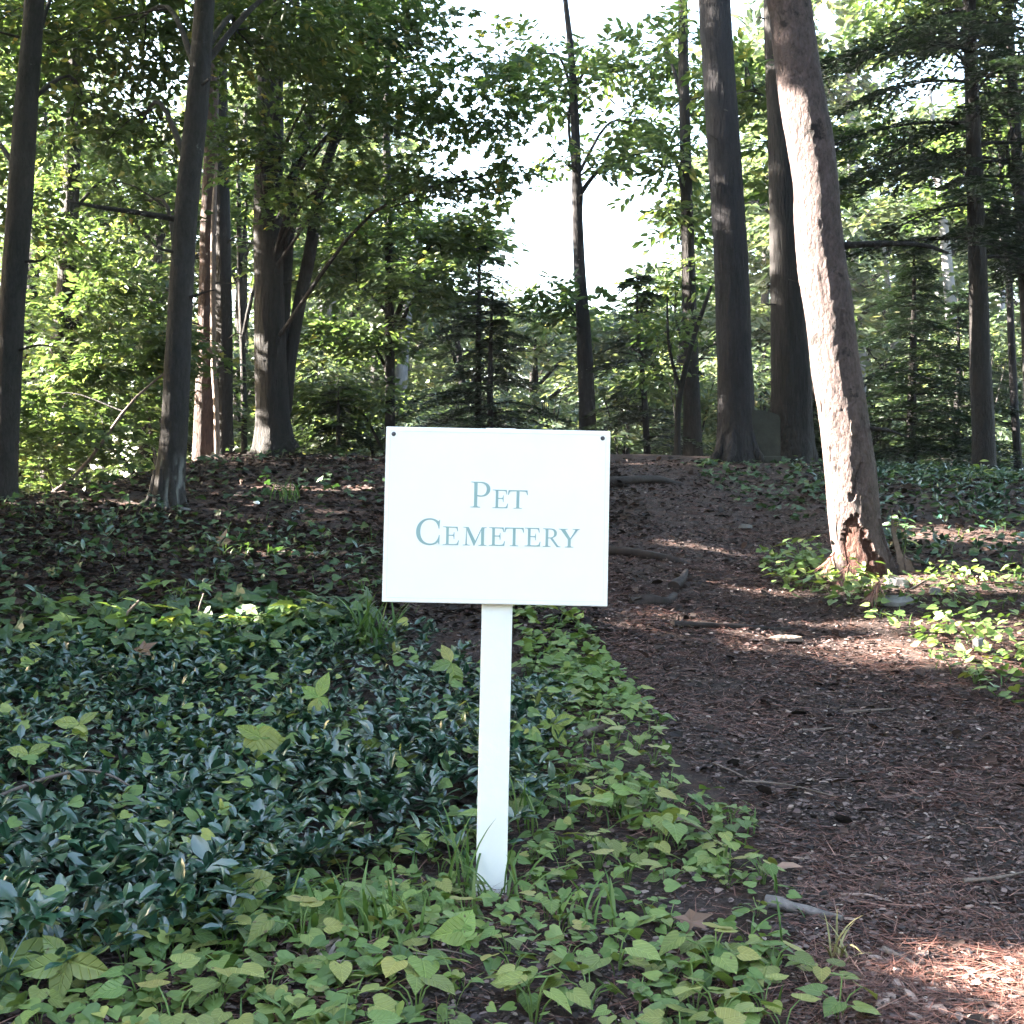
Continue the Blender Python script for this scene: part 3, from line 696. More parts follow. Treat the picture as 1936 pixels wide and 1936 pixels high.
tree("oak_tree", "thick dark trunk with forked side stems, left of the sign at the hill top", "tree", P6, 'bark_oak',
     [(-2.1, 11.4, 5.25, .85, 1, .30), (-1.5, 11.2, 4.62, .75, .9, .20), (-2.5, 12, 4.55, .5, .8, .22), (-1.16, 10.8, 5.15, .6, .9, .22), (-.53, 10.4, 4.35, .68, .8, .20), (-.70, 10.8, 3.85, .65, .7, .14), (-.08, 10.2, 3.80, .38, .5, .10), (-.31, 10.6, 4.88, .45, .6, .12), (-2.1, 12.2, 3.95, .5, .6, .12), (-1.7, 11.2, 5.9, 1.1, 1.1, .4), (-1.5, 11.4, 4.05, .5, .6, .10)],
     720, LEAF_MAPLE, 'maple', .085, 52, .025, (.42, .16, 5), .06, .024, high=[(-2.4, 12, 9, 2.6, 2.4, 1.8)], n_high=170, ph=2.2, extra=[("side_stem", gs, M['bark_oak']), ("side_stem", gs2, M['bark_oak'])])

tree("sapling", "very thin dark sapling standing just left of the thick forked trunk", "sapling",
     trunk_pts(16, [(-3.47, 1.93, .041), (-3.49, 2.96, .038), (-3.54, 4.2, .034), (-3.56, 5.04, .031)], 6.4, .01), 'bark_dark', [(-3.5, 16, 5.3, .6, .6, .5), (-3.2, 16, 4.4, .5, .5, .3)], 90, leafmat='beech', size=.12, nseg=8, ring=.15)
tree("pale_tree", "smooth blue grey trunk in light far behind, left of the sign", "tree",
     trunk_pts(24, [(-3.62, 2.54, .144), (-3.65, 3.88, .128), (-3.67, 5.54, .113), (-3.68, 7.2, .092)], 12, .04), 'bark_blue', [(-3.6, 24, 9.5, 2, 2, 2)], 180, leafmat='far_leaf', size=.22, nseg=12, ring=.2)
tree("young_beech", "thin straight dark trunk with layered leafy sprays behind the sign's top left corner", "tree",
     trunk_pts(15, [(-1.48, 1.85, .064), (-1.49, 3.21, .058), (-1.5, 4.24, .055), (-1.53, 5.29, .048), (-1.54, 6.07, .042), (-1.51, 6.98, .032)], 9, .012), 'bark_dark',
     [(-1.6, 15, 4.57, .71, .9, .45), (-1.05, 14.6, 3.77, .56, .8, .31), (-2.17, 15.4, 4.07, .53, .8, .33), (-.68, 14.6, 4.4, .5, .8, .31), (-1.73, 15, 3.21, .71, .8, .26), (-2.05, 15, 2.43, .71, .9, .26)], 640, leafmat='beech', size=.12, nseg=12, ring=.1, up=.2)
tree("slim_tree", "slim dark trunk rising through the bright gap of sky right above the sign", "tree",
     trunk_pts(14.5, [(.9, 1.75, .112), (.88, 2.37, .099), (.85, 3.12, .087), (.8, 3.88, .071), (.77, 4.63, .062), (.75, 5.57, .053), (.7, 6.52, .04), (.62, 7.28, .028)], 9, .01), 'bark_pine',
     [(.7, 14.5, 6.08, .62, .8, .24), (.26, 14.5, 6.5, .43, .7, .18), (1.35, 14.6, 5.3, .5, .7, .2), (1.5, 15, 5.87, .5, .9, .34), (.73, 14.4, 5.16, .34, .5, .12), (1.11, 15, 6.59, .45, .7, .15), (.58, 14.6, 3.52, .44, .7, .31)], 210, leafmat='beech', size=.115, nseg=14, ring=.08, flare=(.3, .12, 4))
tree("slim_tree", "dark slim straight trunk left of the big grey pine on the path's crest", "tree",
     trunk_pts(14.2, [(2.08, 1.66, .109), (2.07, 2.34, .1), (2.05, 3.32, .085), (2.03, 4.24, .076), (2.01, 5.16, .067), (1.99, 6.22, .061), (1.98, 7.27, .055)], 10, .02), 'bark_dark',
     [(1.88, 14, 5.1, .5, .8, .2), (1.8, 14.5, 6.59, .5, .8, .3), (2.35, 14.6, 6.05, .37, .8, .37), (2.0, 14.4, 4.48, .35, .8, .2), (1.95, 14.6, 3.77, .4, .7, .25)], 170, leafmat='beech', size=.12, nseg=14, ring=.08, flare=(.25, .1, 4))
gf = Geo(); tube(gf, [(1.79, 13, 2.3, .02), (1.7, 13, 2.59, .019), (1.65, 13, 2.87, .017), (1.64, 13, 3.32, .008)], 6, 14, .08)
tree("forked_sapling", "thin crooked sapling forked low down between the slim trunks on the crest", "sapling",
     trunk_pts(13.0, [(1.74, 1.61, .031), (1.75, 2.09, .031), (1.8, 2.42, .031), (1.9, 2.82, .028), (1.99, 3.1, .025), (2.11, 3.43, .015)]), 'bark_oak', [(1.66, 13.2, 3.02, .28, .4, .28), (1.5, 13.4, 2.6, .3, .4, .15)], 40, leafmat='beech', size=.1, nseg=8, ring=.06, limb_r=.008, extra=[("fork", gf, M['bark_oak'])])
P14 = trunk_pts(12.0, [(2.18, 1.49, .20), (2.18, 1.72, .18), (2.17, 2.4, .172), (2.14, 3.43, .164), (2.08, 4.47, .159), (2.02, 5.41, .154), (1.98, 6.25, .149)], 13, .05)
grs = []
for a0, l in ((4.3, .34), (3.6, .32), (5.6, .25)):
    d = np.array([math.cos(a0), math.sin(a0), 0]); b0 = np.array([2.18, 12, 0]); e = b0 + d * l
    gr = Geo(); grs.append(gr); tube(gr, [(*(b0 + d * .14)[:2], 1.85, .03), (*(b0 + d * .19)[:2], 1.62, .05), (*(b0 + d * .25)[:2], 1.53, .045), (*e[:2], h1(e[0], e[1]) - .03, .02)], 8, 12, .1, seed=int(a0 * 9))
tree("white_pine", "big straight grey pine trunk right of the sign with a gravestone at its foot", "tree", P14, 'bark_pine',
     high=[(2.0, 12, 10.2, 2.6, 2.4, 1.8)], n_high=330, high_size=.16, leafmat='hemlock', nseg=56, ring=.025, flare=(.2, .16, 6), barkr=.06, extra=[("root_flare", q_, M['bark_pine']) for q_ in grs])
tree("oak_tree", "massive black brown trunk behind the leaning tree and right of the gravestone", "tree",
     trunk_pts(12.6, [(2.85, 1.52, .226), (2.85, 1.94, .21), (2.85, 2.48, .199), (2.83, 3.02, .178), (2.8, 3.84, .156), (2.77, 4.66, .135), (2.73, 5.76, .124), (2.71, 6.64, .119)], 13, .05), 'bark_oak',
     [(2.5, 13.2, 5.6, .5, .7, .5), (3.2, 13.4, 4.9, .6, .7, .5)], 120, leafmat='maple', size=.12, high=[(2.7, 12.6, 10, 2.4, 2.4, 1.8)], n_high=260, nseg=56, ring=.025, flare=(.25, .18, 5), barkr=.07)
tree("slim_tree", "thin straight grey trunk at the right edge of the photo", "tree",
     trunk_pts(15, [(6.16, 1.45, .051), (6.11, 2.43, .048), (6.08, 3.34, .045), (6.05, 4.24, .039), (5.99, 5.15, .032)], 8, .01), 'bark_pine', [(6.0, 15, 5.8, .8, .8, .6), (5.8, 15.2, 4.9, .6, .7, .4)], 130, leafmat='beech', size=.12, nseg=10, ring=.12)
tree("pale_tree", "smooth pale grey trunk far behind, right of the leaning sunlit tree", "tree",
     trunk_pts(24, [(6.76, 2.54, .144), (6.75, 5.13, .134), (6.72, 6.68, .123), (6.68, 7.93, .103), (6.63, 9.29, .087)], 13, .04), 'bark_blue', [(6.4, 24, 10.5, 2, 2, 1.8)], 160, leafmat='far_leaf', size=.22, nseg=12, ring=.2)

# the leaning sunlit tree with peeling bark
P16 = trunk_pts(6.58, [(1.88, .53, .140), (1.84, .73, .136), (1.82, .89, .134), (1.8, 1.12, .131), (1.77, 1.37, .127), (1.73, 1.63, .127), (1.7, 1.91, .127), (1.66, 2.2, .127), (1.64, 2.43, .124), (1.63, 2.63, .118), (1.6, 2.85, .121), (1.56, 3.08, .121), (1.53, 3.31, .118), (1.5, 3.57, .113), (1.47, 3.86, .11)], 9.5, .05)
def lean_disp(th, c, r):
    n = len(c); T_ = np.broadcast_to(th, (n, len(th))); z = c[:, 2][:, None]
    phi = np.degrees((T_ + math.pi / 2 + math.pi) % (2 * math.pi) - math.pi)        # 0 faces the path's foot, -90 the left
    jag = (vnoise(T_ * 9 + 3, z * 22 + 1) - .5)
    jag2 = (vnoise(T_ * 26 + 3, z * 60 + 1) - .5)
    left = phi > -54 + 12 * jag + 2 * jag2
    right = phi < -16 + np.clip((.87 - z) / .30, -1, 1) * 52 + 24 * jag + 3 * jag2
    topz = .862 - .0022 * np.abs(phi + 14) + .045 * jag + .02 * jag2
    bare = left & right & (z < topz)
    crack = (np.abs(phi - (-18 + (z - .95) * 160 + 14 * jag)) < 3.2) & (z > .93) & (z < 1.13)
    flake = (vnoise(T_ * 5 + 50, z * 5.5 + 7) > .74) & (z > .85) & (z < 2.2)
    f = np.ones_like(phi)
    f = f * np.where(bare, .865 + .05 * jag, 1.0)
    f = f * np.where(crack, .86, 1.0) * np.where(flake & ~bare, 1.022, 1.0)
    f = f * (1 + .030 * (vnoise(np.cos(T_) * 2 + 30, np.sin(T_) * 2 + z * 3.0) - .5) * 2 + .010 * (vnoise(T_ * 11, z * 30) - .5) * 2)
    slit = (np.abs(phi - (62 - (z - .5) * 30 + 10 * jag)) < 7) & (z < .82)
    f = f * np.where(slit, .80, 1.0)
    h = np.maximum(z - .5, 0)
    f = f * (1 + .18 * np.exp(-h / .12) * (1 + .5 * np.cos(T_ * 5 + .6)))
    w = np.where(bare, 1.0, np.where(crack, .15, 0.0))
    return f, w
root16 = empty("leaning_tree", (1.88, 6.58, .54))
tag(root16, "leaning sunlit trunk with pale flaking bark and a bare reddish patch at its foot", "tree")
def put16(geo, nm, mat, smooth=True):
    o = geo.obj(nm, mat, None, smooth, loc=(1.88, 6.58, .54)); o.parent = root16; o.location = (0, 0, 0); return o
g = Geo(); tube(g, P16, 110, 620, disp=lean_disp); put16(g, "trunk", M['bark_lean'])
g = Geo(); tube(g, [(1.72, 6.6, 2.30, .020), (1.95, 6.5, 2.29, .016), (2.15, 6.45, 2.27, .013), (2.28, 6.42, 2.22, .007)], 8, 20, .12); put16(g, "broken_branch", M['bark_dark'])
g = Geo(); tube(g, [(1.86, 6.55, 1.32, .012), (1.98, 6.5, 1.30, .009), (2.08, 6.48, 1.26, .004)], 6, 10, .12); put16(g, "broken_branch", M['bark_dark'])
def shard(pts, w, t, mat, nm="bark_shard"):
    """A thin slab of bark along a line of points, ragged along both edges."""
    P = catmull(np.array(pts), 14); g = Geo()
    tn = nrm(np.gradient(P, axis=0)); sd = nrm(np.cross(tn, np.array([0, 1.0, 0]))); 
    k = np.linspace(0, 1, 14); ww = w * (np.sin(np.clip(k * 1.1 + .12, 0, 1) * math.pi) ** .5) * (.8 + .4 * rng.random(14))
    L_ = P - sd * ww[:, None]; R_ = P + sd * ww[:, None]; off = np.array([0, t, 0])
    V = np.concatenate([L_, R_, L_ + off, R_ + off]); i = np.arange(13)
    F = np.concatenate([np.stack([i, i + 1, i + 15, i + 14], -1), np.stack([i + 28, i + 42, i + 43, i + 29], -1), np.stack([i, i + 28, i + 29, i + 1], -1), np.stack([i + 14, i + 15, i + 43, i + 42], -1)])
    g.add(V, F); return put16(g, nm, mat, False)
shard([(2.06, 6.50, .50), (2.04, 6.50, .63), (2.005, 6.49, .76), (1.985, 6.48, .90)], .016, .012, M['bark_plate'])
shard([(2.11, 6.50, .47), (2.085, 6.49, .58), (2.05, 6.5, .68)], .022, .012, M['bark_plate'])
shard([(1.70, 6.53, 1.02), (1.685, 6.52, 1.12), (1.672, 6.51, 1.22)], .009, .01, M['bark_plate'])
shard([(1.648, 6.54, 1.38), (1.64, 6.53, 1.45), (1.635, 6.53, 1.52)], .008, .01, M['bark_plate'])
shard([(1.735, 6.51, .66), (1.715, 6.51, .76), (1.705, 6.50, .86)], .010, .01, M['bark_plate'])
shard([(1.78, 6.43, 1.27), (1.775, 6.428, 1.31), (1.765, 6.428, 1.35)], .012, .008, M['bark_plate'])
high16 = [(1.0, 6.4, 8.0, 2.0, 2.0, 1.4)]
[put16(g, "branch", M['bark_maple']) for g in limbs(P16, high16, .04, 1.2)]
g = Geo(); sprays(g, high16, 240, LEAF_OVAL, .14, 14, .6); put16(g, "crown", M['maple'], False)

# ---- hemlocks: drooping whorls of flat dark sprays
def hemlock(label, P, z0, top, lmax, n_br, size=.085, droop=.30, name="hemlock_tree", bark='bark_dark', group=None, az=None, expo=.8, tilt=0.0):
    root = empty(name, P[1][:3]); tag(root, label, "tree", group); loc = np.array(P[1][:3])
    g = Geo(); tube(g, P, 12, max(10, int((P[-1][2] - P[0][2]) / .1)), disp=flare_fn(.2, .1, P[1][2], 4))
    o = g.obj("trunk", M[bark], None, True, loc=loc); o.parent = root; o.location = (0, 0, 0)
    gb = Geo(); gl = Geo()
    for i in range(n_br):
        u = (i + random.random()) / n_br
        z = z0 + (top - z0) * u
        a = random.random() * 2 * math.pi if az is None else az[0] + (az[1] - az[0]) * random.random()
        L = max(.12, lmax * (1 - u) ** expo * (.35 + .8 * random.random())); z += random.uniform(-.12, .12)
        s = at_height(P, z); d = np.array([math.cos(a), math.sin(a), 0])
        k = np.linspace(0, 1, 10)[:, None]
        C = s + d * L * k + np.array([0, 0, 1.0]) * (L * (.16 + tilt) * k - L * droop * k ** 2 * (1 + .4 * random.random()))
        tube(gb, np.hstack([C, (.005 + .009 * L) * (1 - .85 * k)]), 4, 10, smooth_path=False)
        m = max(5, int(L / .075))
        t = np.repeat(.12 + .88 * (np.arange(m) + rng.random(m) * .5) / m, 2); sd = np.tile([1.0, -1.0], m)
        Cp = np.stack([np.interp(t, k[:, 0], C[:, j]) for j in range(3)], -1)
        S = np.array([-d[1], d[0], 0])
        tw = nrm(d * .75 + S * sd[:, None] * .9 + rnd(2 * m) * .12 + np.array([0, 0, -.12]))
        tl = (.10 + .30 * L * (1 - t) ** .6 * .8) * (.6 + .6 * rng.random(2 * m))
        c = 7
        kk = (np.arange(c) / c)[None, :, None]; s2 = np.where(np.arange(c) % 2 == 0, 1.0, -1.0)[None, :, None]
        pos = Cp[:, None] + tw[:, None] * kk * tl[:, None, None] - np.array([0, 0, 1.0]) * .35 * kk ** 2 * tl[:, None, None]
        yv = np.cross(np.array([0, 0, 1.0]), tw)
        dr = tw[:, None] * 1.0 + yv[:, None] * s2 * .75 + rng.normal(size=(2 * m, c, 3)) * .12
        nm = np.array([0, 0, 1.0]) + rng.normal(size=(2 * m, c, 3)) * .22
        pos = pos.reshape(-1, 3); kp = shaded(pos)
        tt = np.clip(rng.normal(.45 + .2 * t.mean(), .22, len(pos)), 0, 1)
        scatter(gl, LEAF_DIAMOND, pos[kp], dr.reshape(-1, 3)[kp], nm.reshape(-1, 3)[kp], (size * (.7 + .6 * rng.random(len(pos))))[kp], tt[kp], .62)
    for gg, nm_, mt in ((gb, "branch", M['bark_dark']), (gl, "crown", M['hemlock'])):
        o = gg.obj(nm_, mt, None, False, loc=loc); o.parent = root; o.location = (0, 0, 0)
        if nm_ == "branch": tag(o, kind="stuff")
    return root

hemlock("bushy dark young hemlock standing right behind the sign's top edge", trunk_pts(15, [(-.41, 1.75, .045), (-.41, 2.56, .042), (-.41, 3.21, .035), (-.40, 3.98, .022), (-.40, 4.57, .008)]), 2.0, 4.6, 1.25, 62)
hemlock("second thin stem of dark hemlock close behind the sign's top edge", trunk_pts(14.6, [(-.25, 1.72, .04), (-.26, 2.5, .035), (-.25, 3.2, .022), (-.23, 3.7, .008)]), 2.1, 3.7, .95, 40)
hemlock("young hemlock with long bare-based branches between the slim trunks right of the sign", trunk_pts(14.5, [(1.59, 1.7, .04), (1.56, 2.37, .037), (1.52, 2.87, .028), (1.48, 3.37, .019), (1.47, 3.94, .007)]), 1.9, 3.95, 1.0, 50)
hemlock("dense dark hemlock right of the leaning sunlit tree", trunk_pts(15, [(4.85, 1.5, .071), (4.86, 2.3, .058), (4.88, 2.95, .045), (4.9, 3.6, .029), (4.91, 4.4, .01)]), 1.35, 4.4, 1.75, 130)
hemlock("low dark hemlock filling the shade behind the dense hemlock's right side", trunk_pts(16, [(5.75, 1.4, .06), (5.76, 2.2, .05), (5.8, 3.0, .03), (5.8, 3.9, .008)]), 1.25, 3.9, 1.6, 100)
hemlock("small dark hemlock between the massive trunk and the leaning sunlit tree", trunk_pts(15.5, [(3.75, 1.5, .05), (3.76, 2.2, .04), (3.8, 2.8, .03), (3.8, 3.6, .008)]), 1.4, 3.6, 1.2, 80)
P17 = trunk_pts(12.6, [(4.82, 1.3, .124), (4.81, 1.94, .113), (4.79, 2.48, .108), (4.78, 3.24, .097), (4.76, 4, .086), (4.74, 4.94, .075), (4.72, 5.87, .067), (4.71, 6.64, .059)], 10.5, .015)
hemlock("tall dark hemlock near the right edge with drooping black green boughs high up", P17, 3.7, 10.3, 2.0, 125, .11, .34, expo=.6)
hemlock("small shaded hemlock sapling by the hilltop left of the sign", trunk_pts(14.2, [(-2.0, 1.6, .03), (-2.0, 2.0, .025), (-2.0, 2.5, .006)]), 1.7, 2.5, .6, 24)

# low leaning sapling with sunlit sprays at the left
Ps = [(-3.80, 9.75, h1(-3.8, 9.75) - .05, .016), (-3.77, 9.75, 1.02, .016), (-3.49, 9.7, 1.185, .015), (-3.25, 9.65, 1.43, .014), (-3.07, 9.6, 1.67, .012), (-2.89, 9.55, 1.86, .010), (-2.68, 9.5, 2.02, .007), (-2.5, 9.45, 2.15, .004)]
tree("leaning_sapling", "thin leaning sapling with bright yellow green sprays low between the grey trunks", "sapling", Ps, 'twig',
     [(-3.73, 9.9, 1.5, .34, .4, .19), (-3.39, 9.9, 1.67, .34, .4, .17), (-3.85, 9.9, 1.21, .25, .35, .15), (-3.18, 9.9, 1.93, .25, .35, .17), (-3.58, 10.2, 2.14, .39, .5, .22), (-4.0, 10, 1.8, .3, .4, .3), (-3.0, 10.3, 2.3, .4, .4, .25)], 210, LEAF_MAPLE, 'beech', .095, 6, .1, (.1, .05, 3), limb_r=.008, rise=.1, up=.2)

tree("maple_tree", "leafy tree with yellowing leaves behind the tall hemlock at the top right corner", "tree",
     trunk_pts(13.6, [(5.75, 1.3, .08), (5.7, 3, .07), (5.6, 5, .06), (5.5, 7, .045)], 9.5, .02), 'bark_dark',
     [(4.5, 13.4, 6.3, .7, .9, .35), (5.2, 13.2, 6.4, .6, .8, .4), (5.6, 13.4, 5.5, .5, .8, .4), (4.2, 13.8, 5.3, .6, .8, .3), (5.0, 14.0, 7.2, 1.0, 1.0, .5)], 330, LEAF_OVAL, 'beech', .10, 14, .1)

# dead stubs left on the bigger trunks, each a part of its tree
def stubs(root, P, n, zlo, zhi, l, r, mat):
    loc = np.array(root.location)
    for i in range(n):
        z = zlo + (zhi - zlo) * (i + random.random()) / n; c = at_height(P, z); a = random.uniform(0, 6.283)
        d = np.array([math.cos(a), .5 * math.sin(a) - .3, random.uniform(-.15, .35)]); L = l * random.uniform(.4, 1.2)
        g = Geo(); tube(g, [(*(c + d * .08), r), (*(c + d * (.1 + L * .5) + rnd(1)[0] * .03), r * .7), (*(c + d * (.1 + L) - UPV * L * .12), r * .3)], 5, 7, .1)
        o = g.obj("dead_branch", M[mat], None, True, loc=loc); o.parent = root; o.location = (0, 0, 0)
UPV = np.array([0, 0, 1.0])
for nm, P, n, lo, hi, l, r, m in STUBBED: stubs(nm, P, n, lo, hi, l, r, m)

# ---- understory bushes in the light beyond the crest
def bush(label, x, y, w, hgt, n, mat='beech', size=.12, group=None):
    z = h1(x, y); root = empty("understory_bush", (x, y, z)); tag(root, label, "bush", group); loc = np.array([x, y, z])
    g = Geo()
    for i in range(7):
        a = random.random() * 6.28; r = w * .6 * random.random()
        tube(g, [(x + .04 * math.cos(a), y + .04 * math.sin(a), z - .05, .022), (x + r * .5 * math.cos(a), y + r * .5 * math.sin(a), z + hgt * .5, .015), (x + r * math.cos(a), y + r * math.sin(a), z + hgt * .9, .005)], 5, 8)
    o = g.obj("stem", M['bark_dark'], None, True, loc=loc); o.parent = root; o.location = (0, 0, 0); tag(o, kind="stuff")
    g = Geo(); bl = []
    for i in range(9):
        a = random.random() * 6.28; r = w * .7 * random.random() ** .5; zz = z + hgt * (.12 + .8 * random.random())
        bl.append((x + r * math.cos(a), y + r * math.sin(a), zz, w * .42, w * .4, hgt * .13))
    sprays(g, bl, n, LEAF_OVAL if y < 20 else LEAF_DIAMOND, size, 14, .45, up=.22)
    o = g.obj("foliage", M[mat], None, False, loc=loc); o.parent = root; o.location = (0, 0, 0)
    return root
BG = "leafy bushes in the light beyond the hill top"
for (x, y, w, hh, n, lab) in ((-5.6, 13, 1.2, 2.2, 260, "broad bright bush filling the gap between the two leftmost trunks"), (-4.3, 15.5, 1.1, 2.6, 230, "tall leafy bush behind the lichen-footed maple"),
                             (-6.8, 16.5, 1.3, 3.0, 230, "high pale bush behind the left edge trunk"), (-2.9, 17.5, 1.0, 2.0, 190, "pale bush seen right of the thick forked trunk"), (-1.8, 17, .9, 1.5, 170, "low layered bush left of the sign's top left corner"),
                             (-.8, 18.5, 1.1, 1.9, 170, "pale green bush behind the dark hemlock over the sign"), (.5, 18, 1.0, 1.6, 170, "sunlit bush behind the slim trunk right of the sign"), (1.6, 17.2, .9, 1.7, 160, "sunlit yellow bush seen between the slim trunks on the crest"),
                             (2.6, 18.2, .9, 2.2, 160, "bright bush in the slot between the two big trunks"), (3.9, 19, 1.2, 2.8, 190, "bright leafy bush behind the leaning sunlit tree"), (6.9, 18.5, 1.3, 3.0, 190, "yellow green bush near the right edge behind the dark hemlocks")):
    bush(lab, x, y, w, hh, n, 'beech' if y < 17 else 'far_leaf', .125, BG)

# ---- far trees in the lit wood beyond the knoll
FG = "far leafy trees in the lit wood beyond the knoll"
def far_tree(x, y, top, w, low, n, bark='bark_blue', mat='far_leaf', size=.24):
    P = trunk_pts(y, [(x, h1(x, y), .16), (x + random.uniform(-.2, .2), (top) * .45, .12), (x + random.uniform(-.4, .4), top * .95, .03)])
    bl = []
    for i in range(11):
        u = random.random(); a = random.random() * 6.28
        zz = low + (top - low) * u; rr = w * (.35 + .65 * math.sin(math.pi * min(1, u * .85 + .12))) * .75
        bl.append((x + rr * math.cos(a), y + rr * math.sin(a), zz, w * .42, w * .42, (top - low) * .075))
    px = 968 + x / y * 2337
    where = "left of the lichen-footed maple" if px < 330 else "between the lichen-footed maple and the sign" if px < 720 else "above the sign" if px < 1160 else "between the sign and the leaning tree" if px < 1540 else "right of the leaning sunlit tree"
    return tree("far_tree", ("far" if y < 30 else "very distant") + " leafy tree in the lit wood " + where, "tree", P, bark, bl, n, LEAF_DIAMOND, mat, size, 8, .5, (.2, .2, 4), .03, .05, group=FG + " " + where, m=12, L=.7, up=.3, width=1.15, joined=True)
def topz(py, Y):
    return .70 + Y * math.tan(math.atan((968 - py) / 2337.0) + math.radians(1.5))
FAR = []
for px, py, Y in ((30, 120, 19), (150, 60, 22), (260, 200, 20), (330, 30, 26), (450, 150, 21), (560, 80, 28), (640, 260, 24), (700, 330, 30), (760, 300, 22), (800, 450, 27), (880, 560, 24), (960, 560, 31), (1030, 600, 25), (1110, 590, 30), (1180, 560, 26),
                  (1255, 540, 23), (1450, 260, 27), (1330, 540, 33), (1500, 60, 22), (1540, 120, 29), (1520, 60, 24), (1600, 330, 21), (1650, 400, 28), (1700, 420, 24), (1760, 390, 32), (1810, 120, 21), (1880, 60, 26), (1950, 150, 22),
                  (-60, 60, 24), (90, 200, 31), (210, 60, 35), (400, 200, 36), (520, 250, 38), (620, 350, 40), (740, 450, 38), (870, 560, 42), (1000, 590, 40), (1220, 520, 40), (1450, 300, 38), (1540, 250, 40), (1640, 440, 38), (1740, 440, 42), (1860, 300, 36), (1980, 200, 33)):
    x = (px - 968) / 2337.0 * Y + random.uniform(-.2, .2)
    tz = topz(py, Y)
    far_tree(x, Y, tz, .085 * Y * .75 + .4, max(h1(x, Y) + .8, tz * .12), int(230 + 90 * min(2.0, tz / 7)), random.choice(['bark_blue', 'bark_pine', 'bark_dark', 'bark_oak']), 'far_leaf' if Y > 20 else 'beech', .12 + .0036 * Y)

# the wood farther off, one mass nobody could count
g = Geo(); bl = []
for i in range(150):
    Y = 48 + 40 * random.random(); u = random.uniform(-.5, .5); x = u * Y
    px = 968 + u * 2337
    py = 560 + 90 * random.random() if 860 < px < 1340 else 380 + 200 * random.random()
    tz = topz(py, Y); zz = h1(x, Y) + (tz - h1(x, Y)) * random.random()
    bl.append((x, Y, zz, 2.6, 2.6, 1.3))
sprays(g, bl, 3800, LEAF_DIAMOND, .55, 10, 1.6, up=.4, filt=False, width=1.2)
for i in range(90):
    Y = 45 + 40 * random.random(); x = random.uniform(-.5, .5) * Y; z = h1(x, Y)
    tube(g, [(x, Y, z - .3, .2), (x, Y, z + 7, .12)], 6, 3, smooth_path=False, mat=1)
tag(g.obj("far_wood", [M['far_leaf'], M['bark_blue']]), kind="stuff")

# ---- trees added left of the view so that their crowns shade the knoll
SG = "leafy trees added left of the view for shade"
for (x, y, zc, rz, w, n) in ((-5.2, 2.1, 3.0, 2.3, 1.6, 950), (-6.6, 3.6, 3.6, 2.6, 1.9, 1150), (-5.4, 6.7, 3.9, 2.4, 1.6, 1050), (-8.2, 6.8, 4.6, 2.9, 2.0, 760), (-7.4, 9.9, 4.9, 2.8, 1.9, 720), (-8.6, 2.2, 4.4, 2.8, 2.0, 900), (-8.4, 12.2, 5.2, 2.8, 1.9, 620), (-10.6, 2.9, 5.6, 3.0, 2.2, 760), (-11, 10, 6.2, 3.2, 2.3, 700), (-7.6, -1.4, 4.0, 2.6, 1.9, 560), (-7.0, 13.4, 7.6, 2.7, 2.0, 760), (-11.0, 17.0, 5.5, 3.2, 2.3, 480), (-13, 21, 6.0, 3.4, 2.5, 480), (-13, 25.5, 6.5, 3.6, 2.5, 420), (-7.4, 4.5, 3.3, 2.2, 1.7, 900)):
    z = h1(x, y)
    P = [(x, y, z - .2, .15), (x, y, z, .14), (x + .1, y, zc, .11), (x + .05, y, zc + rz * 1.3, .04)]
    bl = [(x + random.uniform(-.7, .7) * w, y + random.uniform(-.7, .7) * w, zc + random.uniform(-.9, .9) * rz, w * .5, w * .5, rz * .25) for _ in range(16)]
    if y == 6.7: bl += [(-6.0, 7.4, 7.3, 1.0, .9, .5), (-5.2, 7.3, 7.1, .9, .8, .5), (-6.6, 7.5, 7.8, 1.0, .9, .5)]; n += 300  # leaf clusters added to shade the leaning trunk's top
    tree("added_shade_tree", "leafy maple added left of the view for shade", "tree", P, 'bark_maple', bl, n, LEAF_OVAL, 'maple', .17, 10, .3, group=SG, m=16, L=.6, joined=True)

# ---- unseen trees added on the right, and boughs overhead, to cut the skylight
for (x, y, zc, rz, w, n) in ((4.6, 2.0, 4.6, 2.6, 1.9, 520), (5.6, 4.8, 5.0, 2.8, 2.0, 560), (7.6, 8.0, 5.4, 3.0, 2.1, 520), (7.2, 1.0, 5.2, 2.8, 2.0, 420), (9.5, 11, 5.6, 3.2, 2.3, 460)):
    z = h1(x, y)
    P = [(x, y, z - .2, .15), (x, y, z, .14), (x - .1, y, zc, .11), (x - .05, y, zc + rz * 1.3, .04)]
    bl = [(x + random.uniform(-.7, .7) * w, y + random.uniform(-.7, .7) * w, zc + random.uniform(-.9, .9) * rz, w * .5, w * .5, rz * .25) for _ in range(16)]
    tree("added_shade_tree", "leafy maple added right of the view to cut skylight", "tree", P, 'bark_maple', bl, n, LEAF_OVAL, 'maple', .17, 10, .3, group="leafy trees added right of the view to cut skylight", m=16, L=.6, joined=True)
